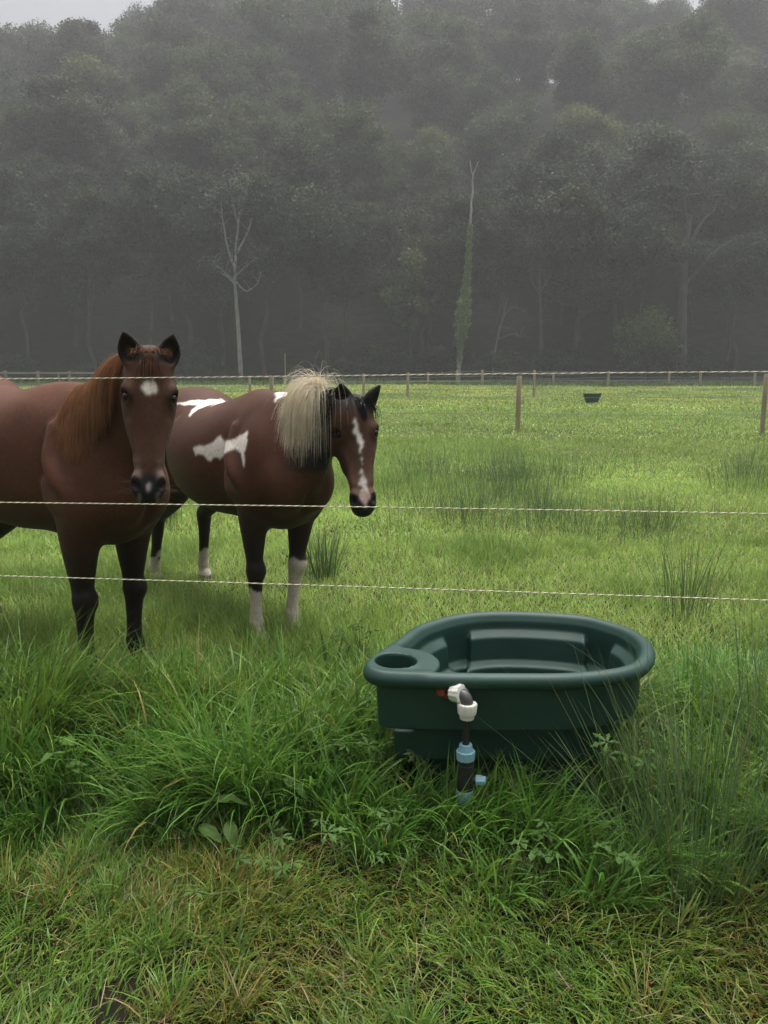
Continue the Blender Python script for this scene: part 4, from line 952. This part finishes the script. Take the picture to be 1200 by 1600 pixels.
    t0 = X1 + up * zz(1221); sd_ = unit(np.array([1, -.25, .08])); mb = MB(); mb.tube([t0, t0 + sd_ * .035], .012, 12); mb.build('branch', blackM, root, smooth=True)
    mb = MB(); mb.lathe(t0 + sd_ * .035, sd_, pf([(0, .014), (.002, .019), (.024, .019), (.026, .016), (.038, .015)]), 24, .06, 8); mb.build('blue_cap', blueM, root, smooth=True)
    z3 = zz(1236); mb = MB(); mb.lathe(X1 + up * z3, dn, pf([(0, .032), (.03, .0335), (.032, .0255), (.056, .024), (.057, .015)]), 48, .06, 12); mb.build('blue_nut', blueM, root, smooth=True)
# ------------------------------------------------------------------ grass, rushes and weeds
def blades(x, y, h, w, az, lean, curve, col, seg=4, z=None, twist=None, tipw=.12, fold=False):
    """curved tapering ribbons rooted on the ground; returns V, Q, T, colours"""
    n = len(x); z0 = gz(x, y) - .01 if z is None else z
    s = np.linspace(0, 1, seg + 1); ds = np.diff(s)
    th = lean[:, None] + curve[:, None] * s[None, :] ** 1.4
    th = np.minimum(th, 2.5)
    hx = np.concatenate([np.zeros((n, 1)), np.cumsum(np.sin(th[:, :-1] * .5 + th[:, 1:] * .5) * ds, 1)], 1) * h[:, None]
    hz = np.concatenate([np.zeros((n, 1)), np.cumsum(np.cos(th[:, :-1] * .5 + th[:, 1:] * .5) * ds, 1)], 1) * h[:, None]
    ca, sa = np.cos(az)[:, None], np.sin(az)[:, None]
    P = np.stack([x[:, None] + hx * ca, y[:, None] + hx * sa, z0[:, None] + np.maximum(hz, -.0 + .004)], -1)
    tw = (rngG.uniform(-.9, .9, n) if twist is None else twist); sx, sy = -np.sin(az + tw), np.cos(az + tw)
    prof = np.minimum(1, np.minimum(.55 + s * 2.2, (1 - s) * 1.9 + tipw * .4)); ww = (w[:, None] * prof[None, :]) * .5
    off = np.stack([sx[:, None] * ww, sy[:, None] * ww, np.zeros_like(ww)], -1)
    A = P - off; B = P + off
    m = 2 * seg + 1
    V = np.empty((n, m, 3), np.float32); V[:, 0:2 * seg:2] = A[:, :-1]; V[:, 1:2 * seg:2] = B[:, :-1]; V[:, -1] = P[:, -1]
    base = np.arange(n)[:, None] * m; k = np.arange(seg - 1)[None, :] * 2
    q0 = base + k; Q = np.stack([q0, q0 + 1, q0 + 3, q0 + 2], -1).reshape(-1, 4)
    e = np.arange(n) * m + 2 * (seg - 1); T = np.stack([e, e + 1, e + 2], 1)
    return V.reshape(-1, 3), Q, T, np.repeat(col, m, 0)
class Sward:
    def __init__(s): s.V = []; s.Q = []; s.T = []; s.C = []; s.n = 0
    def add(s, r):
        V, Q, T, C = r; s.V.append(V); s.Q.append(Q + s.n); s.T.append(T + s.n); s.C.append(C); s.n += len(V)
    def build(s, name, mat):
        V = np.concatenate(s.V); Q = np.concatenate(s.Q).astype(np.int32); T = np.concatenate(s.T).astype(np.int32); C = np.concatenate(s.C)
        me = bpy.data.meshes.new(name); me.vertices.add(len(V)); me.vertices.foreach_set('co', V.astype(np.float32).ravel())
        L = np.concatenate([Q.ravel(), T.ravel()]); S = np.concatenate([np.arange(len(Q), dtype=np.int32) * 4, len(Q) * 4 + np.arange(len(T), dtype=np.int32) * 3])
        me.loops.add(len(L)); me.loops.foreach_set('vertex_index', L); me.polygons.add(len(S)); me.polygons.foreach_set('loop_start', S)
        me.update(calc_edges=True); a = me.color_attributes.new('tint', 'FLOAT_COLOR', 'POINT'); c = np.ones((len(V), 4), np.float32); c[:, :3] = C; a.data.foreach_set('color', c.ravel())
        me.polygons.foreach_set('use_smooth', np.ones(len(me.polygons), bool)); me.materials.append(mat)
        o = bpy.data.objects.new(name, me); COL.objects.link(o); return o
rngG = np.random.default_rng(77)
def area(y0, y1, dens, side=1.0, slope=.50):
    """random points over the ground strip the photo looks at, a little wider than its frame"""
    A = 2 * ((slope * (y0 + y1) / 2) + side) * (y1 - y0); n = int(A * dens)
    u = rngG.random(n); a, b = slope, side
    yy = (-b + np.sqrt((b + a * y0) ** 2 + u * ((b + a * y1) ** 2 - (b + a * y0) ** 2))) / a
    return rngG.uniform(-1, 1, n) * (a * yy + b), yy
TROUGH_IN = None
def clear(x, y):
    """true where no blade may root: inside the trough's foot"""
    return poly_in(x - TC[0], y - TC[1], RIM * .86)
def palette(n, mix, jitter=.22):
    keys = list(mix); p = np.array([mix[k][0] for k in keys]); p = p / p.sum(); c = np.array([mix[k][1] for k in keys])
    i = rngG.choice(len(keys), n, p=p); return c[i] * rngG.uniform(1 - jitter, 1 + jitter, (n, 1)) * rngG.uniform(.92, 1.08, (n, 3))
GREEN = dict(a=(5, (0.117, 0.221, 0.031)), b=(4, (0.164, 0.265, 0.037)), c=(2, (0.086, 0.169, 0.033)), d=(.5, (0.217, 0.252, 0.047)), e=(.25, (0.403, 0.311, 0.116)))
LUSH = dict(a=(5, (0.099, 0.220, 0.030)), b=(4, (0.134, 0.267, 0.039)), c=(2, (0.070, 0.160, 0.029)), d=(.8, (0.198, 0.296, 0.056)), e=(.10, (0.339, 0.267, 0.092)))
DRY = dict(a=(4, (0.149, 0.177, 0.029)), b=(3.5, (0.200, 0.204, 0.035)), c=(.9, (0.299, 0.245, 0.070)), d=(.35, (0.386, 0.279, 0.111)), e=(.3, (0.195, 0.116, 0.048)), f=(1.5, (0.096, 0.143, 0.029)))
FIELD = dict(a=(5, (0.315, 0.462, 0.100)), b=(3, (0.391, 0.512, 0.120)), c=(1.5, (0.218, 0.338, 0.094)), d=(.7, (0.520, 0.472, 0.190)))
def lushness(x, y):
    edge = 2.22 + .16 * (fbm2(x, y, 1.4, 31, 2) - .5) * 2 + .10 * sstep(-.4, -1.1, x) - .20 * sstep(-.25, .35, x)
    return sstep(edge - .22, edge + .28, y + .14 * (fbm2(x, y, 5.0, 35, 2) - .5) * 2) * (1 - sstep(3.55, 4.3, y + .5 * (fbm2(x, y, .9, 33, 2) - .5)))
def bare(x, y):
    g = on_z(275, 1520); return np.exp(-(((x - g[0]) / .07) ** 2 + ((y - g[1]) / .035) ** 2)) + .7 * sstep(.66, .78, fbm2(x, y, 3.2, 41, 2)) * (y < 2.3)
if want('grass'):
    grassM = tinted('grass_blades', rough=.38, spec=.32, nscale=9, namt=.18, transl=.34)
    S = Sward()
    # short worn sward at the near edge
    x, y = area(.85, 2.75, 15000, 1.5); k = (rngG.random(len(x)) > lushness(x, y) * .75) & (rngG.random(len(x)) > bare(x, y) * .93) & ~clear(x, y)
    x, y = x[k], y[k]; n = len(x); t = fbm2(x, y, 2.6, 51, 2); cd = sstep(.30, .62, fbm2(x, y, 1.5, 53, 3)) * .80 + .06
    h = (.035 + .085 * rngG.random(n) ** 1.5) * (.6 + .9 * t); dry = rngG.random(n) < cd
    col = np.where(dry[:, None], palette(n, DRY), palette(n, GREEN))
    dirf = fbm2(x, y, 1.2, 55, 2) * 12
    S.add(blades(x, y, h, rngG.uniform(.0022, .0056, n), dirf + rngG.normal(0, .9, n), rngG.uniform(.1, 1.0, n), rngG.uniform(.3, 1.9, n), col, 4))
    # flattened straw and dead litter
    x, y = area(.85, 2.6, 420, 1.5); n = len(x); k = rngG.random(n) < .35 + .65 * sstep(.4, .6, fbm2(x, y, 1.5, 53, 3)); x, y = x[k], y[k]; n = len(x)
    S.add(blades(x, y, rngG.uniform(.05, .13, n), rngG.uniform(.0015, .0035, n), rngG.uniform(0, 6.28, n), rngG.uniform(.8, 1.45, n), rngG.uniform(0, 1.0, n), palette(n, dict(a=(3, (.28, .22, .11)), b=(2, (.17, .11, .055)), c=(1, (.36, .30, .17)))), 3, z=gz(x, y) + rngG.uniform(.0, .045, n)))
    # tufts of longer blades in the worn strip
    cx, cyy = area(.9, 2.5, 26, 1.5); m = len(cx); per = rngG.integers(25, 70, m); i = np.repeat(np.arange(m), per); n = len(i)
    r = .030 * np.sqrt(rngG.random(n)); a = rngG.uniform(0, 6.28, n); x = cx[i] + r * np.cos(a); y = cyy[i] + r * np.sin(a); tone = rngG.uniform(.8, 1.2, m)[i][:, None]; dr = (rngG.random(m) < .45)[i][:, None]
    S.add(blades(x, y, rngG.uniform(.07, .17, n) * rngG.uniform(.7, 1.2, m)[i], rngG.uniform(.0024, .0052, n), a + rngG.normal(0, .5, n), rngG.uniform(.1, .8, n), rngG.uniform(.2, 1.3, n), np.where(dr, palette(n, DRY), palette(n, GREEN)) * tone, 4))
    # lush, tall, arching grass around the trough: tussocks with a shared lean
    cx, cyy = area(2.05, 4.3, 46, 1.6); L = lushness(cx, cyy); k = rngG.random(len(cx)) < L; cx, cyy, L = cx[k], cyy[k], L[k]; m = len(cx)
    per = rngG.integers(60, 150, m); i = np.repeat(np.arange(m), per); n = len(i); r = .075 * np.sqrt(rngG.random(n)); a = rngG.uniform(0, 6.28, n)
    x = cx[i] + r * np.cos(a); y = cyy[i] + r * np.sin(a)
    size = (.16 + .24 * fbm2(cx, cyy, 1.3, 61, 2)) * rngG.uniform(.75, 1.25, m) * (.42 + .58 * L)
    size *= 1 - .42 * sstep(3.0, 3.7, cyy); size *= 1 - .30 * ((cx > -.25) & (cx < 1.05) & (cyy < 2.5) & (cyy > 1.9)); size *= 1 + .25 * sstep(-.2, -.9, cx) * (cyy < 3.4)
    comb = (fbm2(cx, cyy, .8, 63, 2) * 9)[i]; tone = rngG.uniform(.8, 1.2, (m, 1))[i]
    az = np.where(rngG.random(n) < .5, a, comb) + rngG.normal(0, .45, n); h = size[i] * rngG.uniform(.55, 1.35, n); k = ~clear(x, y)
    yel = (fbm2(x, y, .9, 65, 2) > .62)[:, None]
    col = np.where(yel, palette(n, GREEN), palette(n, LUSH)) * tone
    S.add(tuple(blades(x[k], y[k], h[k], rngG.uniform(.0036, .0105, k.sum()), az[k], rngG.uniform(.02, .55, k.sum()), rngG.uniform(.2, 2.1, k.sum()), col[k], 6)))
    # broad strap-leaved grass on the left
    cx, cyy = area(2.3, 3.6, 9, 1.5); k = (cx < .2) & (lushness(cx, cyy) > .5); cx, cyy = cx[k], cyy[k]; m = len(cx); per = rngG.integers(14, 34, m); i = np.repeat(np.arange(m), per); n = len(i); a = rngG.uniform(0, 6.28, n)
    x = cx[i] + .05 * np.cos(a) * rngG.random(n); y = cyy[i] + .05 * np.sin(a) * rngG.random(n)
    S.add(blades(x, y, rngG.uniform(.22, .46, n), rngG.uniform(.008, .014, n), a, rngG.uniform(.1, .6, n), rngG.uniform(.1, 1.5, n), palette(n, LUSH) * rngG.uniform(.9, 1.25, m)[i][:, None], 7))
    # fine undergrowth filling the lush part
    x, y = area(2.05, 4.4, 3400, 1.6); k = (rngG.random(len(x)) < lushness(x, y) + .25) & ~clear(x, y); x, y = x[k], y[k]; n = len(x)
    S.add(blades(x, y, rngG.uniform(.06, .20, n), rngG.uniform(.002, .0046, n), rngG.uniform(0, 6.28, n), rngG.uniform(.05, .9, n), rngG.uniform(.1, 1.4, n), palette(n, LUSH), 4))
    # rough pasture round the horses
    x, y = area(3.3, 7.0, 5200, 1.6); k = (rngG.random(len(x)) < sstep(3.3, 4.1, y)) & ~clear(x, y); x, y = x[k], y[k]; n = len(x); t = sstep(.42, .66, fbm2(x, y, 1.1, 71, 3))
    tall = 1 + .60 * np.exp(-((y - 4.1) / .45) ** 2) * (x < .3)
    h = (.05 + .08 * rngG.random(n) + .16 * t * rngG.random(n)) * tall * .9; dk = (t * .7)[:, None]
    S.add(blades(x, y, h, rngG.uniform(.0026, .0050, n), rngG.uniform(0, 6.28, n), rngG.uniform(.05, .8, n), rngG.uniform(.1, 1.3, n), palette(n, FIELD) * (1 - dk) + palette(n, GREEN) * dk, 3))
    # longer uneaten grass where the horses stand
    x = rngG.uniform(-1.35, .1, 3200); y = rngG.uniform(3.85, 4.75, 3200); k = rngG.random(3200) < .35 + .65 * sstep(.4, .6, fbm2(x, y, 2.2, 73, 2)); x, y = x[k], y[k]; n = len(x)
    S.add(blades(x, y, rngG.uniform(.12, .25, n), rngG.uniform(.003, .006, n), rngG.uniform(0, 6.28, n), rngG.uniform(.05, .6, n), rngG.uniform(.1, 1.3, n), palette(n, GREEN) * .6 + palette(n, FIELD) * .4, 4))
    # open field, coarser with distance
    for y0, y1, dens, hh, wd in ((6.5, 11, 2600, .095, .0062), (10.5, 18, 900, .095, .011), (17, 32, 150, .10, .026), (31, 55, 46, .12, .05), (54, 83, 22, .14, .085)):
        x, y = area(y0, y1, dens, 1.8); n = len(x); t = sstep(.45, .7, fbm2(x, y, .5, 81, 3)); t2 = .6 * fbm2(x, y, .12, 83, 3) + .4 * fbm2(x, y, .45, 85, 3)
        olive = sstep(30, 44, y) * (1 - sstep(66, 76, y)); mixc = palette(n, FIELD) * (1 - .45 * t[:, None]) + palette(n, GREEN) * (.45 * t[:, None])
        mixc = mixc * (.45 + 1.10 * t2[:, None]) * (1 + np.array([.6, .10, .0]) * (.6 * olive * sstep(.4, .62, t2))[:, None])
        S.add(blades(x, y, hh * rngG.uniform(.4, 1.1, n) * (1 + .9 * t), wd * rngG.uniform(.6, 1.4, n), rngG.uniform(0, 6.28, n), rngG.uniform(.1, .9, n), rngG.uniform(.1, 1.0, n), mixc, 2))
    # dark grasses under the far fence
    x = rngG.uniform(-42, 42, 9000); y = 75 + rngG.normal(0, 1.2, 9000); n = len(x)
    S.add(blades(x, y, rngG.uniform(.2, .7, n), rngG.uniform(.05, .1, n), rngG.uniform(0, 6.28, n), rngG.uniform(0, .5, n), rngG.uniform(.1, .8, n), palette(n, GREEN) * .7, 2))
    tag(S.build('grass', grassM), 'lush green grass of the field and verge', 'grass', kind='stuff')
    # rushes
    rushM = tinted('rush_stems', rough=.45, spec=.4, nscale=12, namt=.15, transl=.15)
    RUSH = dict(a=(4, (.095, .165, .060)), b=(3, (.12, .20, .072)), c=(1.2, (.13, .18, .07)), d=(.5, (.17, .15, .07)))
    def rush(x, y, h, w, az, lean, curve, seg=5): return blades(x, y, h, w, az, lean, curve, palette(len(x), RUSH), seg, tipw=.3)
    R = Sward(); cx = []; cy_ = []
    for _ in range(4000):
        yy = rngG.uniform(6.2, 16); xx = rngG.uniform(-.02, .60) * yy + rngG.normal(0, .3); px = 600 + FPX * xx / yy; d1 = math.exp(-((px - 770) / 130) ** 2 - ((yy - 9.8) / 3.0) ** 2) + .5 * math.exp(-((px - 1000) / 110) ** 2 - ((yy - 7.9) / 1.0) ** 2) + .8 * math.exp(-((px - 1180) / 50) ** 2 - ((yy - 11.5) / 1.8) ** 2) + .5 * math.exp(-((px - 520) / 60) ** 2 - ((yy - 6.6) / .8) ** 2)
        if rngG.random() < d1 * .15: cx.append(xx); cy_.append(yy)
    cx, cy_ = np.array(cx), np.array(cy_); m = len(cx); per = rngG.integers(26, 64, m); i = np.repeat(np.arange(m), per); n = len(i); a = rngG.uniform(0, 6.28, n); r = .30 * np.sqrt(rngG.random(n))
    R.add(rush(cx[i] + r * np.cos(a), cy_[i] + r * np.sin(a), rngG.uniform(.20, .55, n) * rngG.uniform(.7, 1.15, m)[i], rngG.uniform(.0020, .0040, n), a, rngG.uniform(.02, .45, n), rngG.uniform(0, .6, n), 4))
    tag(R.build('rushes', rushM), 'patches of dark green rushes growing in the open field', 'rushes', kind='stuff')
    def rush_clump(px, py, n, hmin, hmax, spread, label, w=(.0020, .0036), lean=.5, bias=None):
        g = on_z(px, py); R = Sward(); a = rngG.uniform(0, 6.28, n); r = spread * np.sqrt(rngG.random(n)); az = a + rngG.normal(0, .35, n)
        if bias is not None: az = np.where(rngG.random(n) < .35, bias + rngG.normal(0, .5, n), az)
        x, y = g[0] + r * np.cos(a), g[1] + r * np.sin(a)
        R.add(rush(x, y, rngG.uniform(hmin, hmax, n), rngG.uniform(*w, n), az, np.abs(rngG.normal(0, lean * .6, n)) * (.4 + r / spread), rngG.uniform(0, .7, n), 6))
        o = R.build('rush_clump', rushM); tag(o, label, 'rushes', 'rush clumps'); return o
    rush_clump(1085, 1375, 300, .35, .84, .19, 'tall dense clump of dark rushes beside the right end of the trough', lean=.55)
    rush_clump(1010, 1330, 120, .18, .48, .16, 'low dark rushes against the front right corner of the trough', lean=.5)
    rush_clump(1200, 1240, 170, .4, .85, .20, 'loose tall rushes at the right edge of the photo behind the dense clump', lean=.45)
    rush_clump(505, 905, 130, .25, .55, .13, 'dark rush tuft in the grass just right of the pinto horse', w=(.004, .007), lean=.4)
    rush_clump(1070, 960, 90, .35, .70, .14, 'sparse thin rushes rising behind the trough at the right', w=(.003, .005), lean=.35)
# ------------------------------------------------------------------ broad-leaved weeds
def leaf_mesh(kind, L, W, rng, nseg=7):
    """one leaf lying along +x, drooping; returns V, faces"""
    s = np.linspace(0, 1, nseg + 1)
    if kind == 'dock': prof = np.sin(np.clip(s * 1.02, 0, 1) ** .75 * math.pi) ** .8
    else: prof = np.sin(s ** .8 * math.pi)
    prof = np.maximum(prof, .02); zc = -.35 * L * s ** 2 + .10 * L * np.sin(s * math.pi)
    V = []; F = []
    for i, k in enumerate(s):
        wv = .10 * W * math.sin(i * 1.9 + rng.random())
        for j, u in enumerate((-1, -.5, 0, .5, 1)):
            V.append((k * L, u * W * prof[i] * .5, zc[i] + abs(u) * W * .16 + (wv * abs(u))))
    for i in range(nseg):
        for j in range(4): F.append((i * 5 + j, i * 5 + j + 1, i * 5 + j + 6, i * 5 + j + 5))
    return np.array(V), F
def palmate(R, rng, lobes=5):
    """deeply cut buttercup or cranesbill leaf in the xy plane"""
    V = [(0, 0, 0)]; F = []
    for k in range(lobes):
        a = (k - (lobes - 1) / 2) * (2.1 * math.pi / lobes / 1.25); l = R * (1 - .12 * abs(k - (lobes - 1) / 2)) * rng.uniform(.88, 1.08)
        ca, sa = math.cos(a), math.sin(a); outline = [(.10, -.03), (.42, -.13), (.55, -.10), (.66, -.24), (.74, -.11), (1.0, -.05), (1.04, .02), (.78, .10), (.68, .23), (.56, .10), (.42, .13), (.10, .03)]
        b = len(V); V.append((l * .55 * ca, l * .55 * sa, .03 * R))
        for u, v in outline:
            X, Y = u * l, v * l; V.append((X * ca - Y * sa, X * sa + Y * ca, -.22 * R * u * u + .05 * R * abs(v)))
        for i in range(len(outline) - 1): F.append((b, b + 1 + i, b + 2 + i))
        F.append((b, b + len(outline), b + 1))
    return np.array(V), F
def rotm(az, pitch, roll=0.0):
    return np.array((Matrix.Rotation(az, 3, 'Z') @ Matrix.Rotation(pitch, 3, 'Y') @ Matrix.Rotation(roll, 3, 'X')))
def weed(name, label, cat, px, py, z, leaves, group=None, col=(.06, .13, .03)):
    """leaves: list of (px, py, kind, size, azimuth, pitch); the plant is rooted at px, py on the ground and its leaves sit at height about z"""
    rng = np.random.default_rng(int(px * 7 + py)); g = on_z(px, py, z); root = empty(name, (g[0], g[1], float(gz(g[0], g[1])))); tag(root, label, cat, group); off = np.array(root.location)
    st = MB()
    for (dx, dy, dz, kind, size, az, pitch) in leaves:
        p = np.array([dx, dy, z - off[2] + dz - (.05 if kind == 'dock' else 0)])
        if kind == 'dock': V, F = leaf_mesh('dock', size * .68, size * .28, rng)
        elif kind == 'round': V, F = leaf_mesh('round', size, size * .95, rng)
        else: V, F = palmate(size, rng, 5 if kind == 'palm' else 7)
        V = V @ rotm(az, pitch, rng.normal(0, .25)).T + p; c = np.array(col) * np.array([.85, .85, .6]) * rng.uniform(.85, 1.2)
        link_mesh('leaf', V, faces=F, mat=weedM, parent=root, col=np.tile(c, (len(V), 1)))
        q = limb_pts((rng.normal(0, .01), rng.normal(0, .01), -.02), p, rng, 6, .12); st.tube(q, list(np.linspace(.0028, .0016, 6)), 6, caps=False)
    st.build('stem', stemM, root, smooth=True)
    return root
if want('weed'):
    weedM = tinted('weed_leaves', rough=.55, spec=.2, nscale=35, namt=.22, transl=.25, bump=.5, bscale=90)
    stemM = noisy('weed_stem', (.07, .11, .03), (.12, .13, .05), scale=20, rough=.6)
    rw = np.random.default_rng(5)
    def rosette(n, size, kind, spread, p0=.1, dz=.04): return [(rw.normal(0, spread), rw.normal(0, spread), rw.normal(0, dz), kind, size * rw.uniform(.75, 1.2), rw.uniform(0, 6.28), rw.uniform(-.5, p0)) for _ in range(n)]
    D = 'dock'
    weed('dock_plant', 'upright pale dock leaf standing in the grass below the chestnut horse', 'weed', 312, 1062, .24, [(0, 0, -.01, D, .13, 1.7, -1.25), (.03, -.02, -.06, D, .12, -.3, -.1), (-.05, 0, -.06, D, .11, 2.8, 0)], 'dock plants', (.13, .19, .05))
    weed('dock_plant', 'broad dock leaves lying flat among the grass in the centre left', 'weed', 345, 1242, .20, [(-.03, 0, .02, D, .17, .1, -.15), (.0, .03, .0, D, .16, 2.9, .1), (.03, -.04, -.02, D, .15, -1.2, .25), (-.06, -.05, -.03, D, .14, -.5, .1)], 'dock plants', (.075, .14, .04))
    weed('dock_plant', 'single dark drooping dock leaf between the trough and the flat dock leaves', 'weed', 455, 1205, .22, [(-.03, 0, .02, D, .16, -.5, .2), (.02, .03, -.01, D, .12, 1.9, 0), (0, 0, -.04, D, .12, 3.6, .1)], 'dock plants', (.07, .135, .04))
    weed('dock_plant', 'dock leaves tucked in tall grass at the far left of the lush strip', 'weed', 120, 1165, .26, rosette(4, .14, D, .04), 'dock plants', (.075, .15, .04))
    P = 'palm'
    weed('cranesbill', 'palmate cut leaf hanging in front of the lower left of the trough', 'weed', 650, 1178, .22, [(0, 0, .0, 'palm7', .065, -1.3, .25), (.03, .02, -.06, 'palm7', .05, -.4, .2), (-.04, 0, -.08, 'palm7', .055, 3.6, .2)], 'cut-leaved weeds', (.075, .125, .05))
    weed('cranesbill', 'deeply cut leaves spread in front of the middle of the trough base', 'weed', 800, 1205, .17, [(0, 0, .01, 'palm7', .085, -1.5, .3), (-.07, .02, -.02, 'palm7', .060, -2.4, .3), (.07, .01, -.03, 'palm7', .060, -.4, .3), (.02, -.03, -.07, 'palm7', .05, -1.8, .4)], 'cut-leaved weeds', (.085, .14, .055))
    for px, py, z, lab in ((560, 985, .20, 'buttercup leaves crowding behind the left end of the trough'), (520, 1070, .20, 'buttercup leaves left of the round float hole of the trough'), (475, 1120, .22, 'wet buttercup leaves in the grass at the centre'), (985, 1165, .30, 'small cut leaves poking from the rushes at the right of the trough'),
                           (585, 1165, .22, 'buttercup leaves beside the lower left corner of the trough'), (1035, 1190, .26, 'pale weed leaves inside the dense rush clump'), (430, 1330, .12, 'buttercup leaves low in the grass in the lower centre'), (560, 1300, .15, 'cut leaves in the grass below the blue pipe fitting')):
        weed('buttercup', lab, 'weed', px, py, z, rosette(9, .048, P, .075, .3, .035), 'buttercup plants', (.075, .15, .040))
    for k in range(11):
        px, py = rw.uniform(20, 560), rw.uniform(1050, 1270)
        if k > 8: px, py = rw.uniform(640, 1150), rw.uniform(1290, 1400)
        weed('leafy_weed', 'small leafy weed half hidden in the lush grass before the fence', 'weed', px, py, rw.uniform(.08, .15), rosette(6, (.05, .085)[k % 2], ('palm', 'dock')[k % 2], .06, .3, .03), 'small leafy weeds in the grass', (.075, .15, .045))
    for px, py, z, lab in ((835, 1330, .14, 'trefoil clover with three round leaves below the trough'), (968, 1335, .16, 'round pale clover leaves in the shade below the rushes')):
        L = []
        for k in range(3):
            for a in range(3): L.append((.05 * math.cos(k * 2.3) + 0.004 * math.cos(a * 2.1), .05 * math.sin(k * 2.3), .02 * k - .02, 'round', .030, a * 2.1 + k, -.1))
        weed('clover', lab, 'weed', px, py, z, L, 'clover plants', (.085, .17, .055))
    # two broad sword-shaped leaves behind the trough
    S2 = Sward(); x = np.array([.0, .02, -.01, .03]); g = on_z(515, 1075); n = 4
    S2.add(blades(g[0] + x, np.full(n, g[1]), np.array([.30, .27, .20, .24]), np.array([.022, .020, .016, .018]), np.array([2.9, .3, 3.4, .2]), np.array([.12, .15, .3, .25]), np.array([.1, .12, .3, .3]), np.tile([.085, .155, .04], (n, 1)), 6, twist=np.full(n, 1.3)))
    tag(S2.build('flag_leaves', weedM), 'broad sword-shaped leaves standing up in the grass left of the trough', 'weed')
# ------------------------------------------------------------------ mist
if want('haze'):
    hm = bpy.data.materials.new('mist'); hm.use_nodes = True; nt = hm.node_tree; nt.nodes.clear()
    out = nt.nodes.new('ShaderNodeOutputMaterial'); pv = nt.nodes.new('ShaderNodeVolumePrincipled'); pv.inputs['Density'].default_value = .0013; pv.inputs['Color'].default_value = (.80, .80, .84, 1); pv.inputs['Anisotropy'].default_value = .15
    nt.links.new(pv.outputs['Volume'], out.inputs['Volume'])
    mb = MB(); mb.box((0, 142, 58), (330, 316, 122)); o = mb.build('haze', hm); tag(o, kind='stuff')
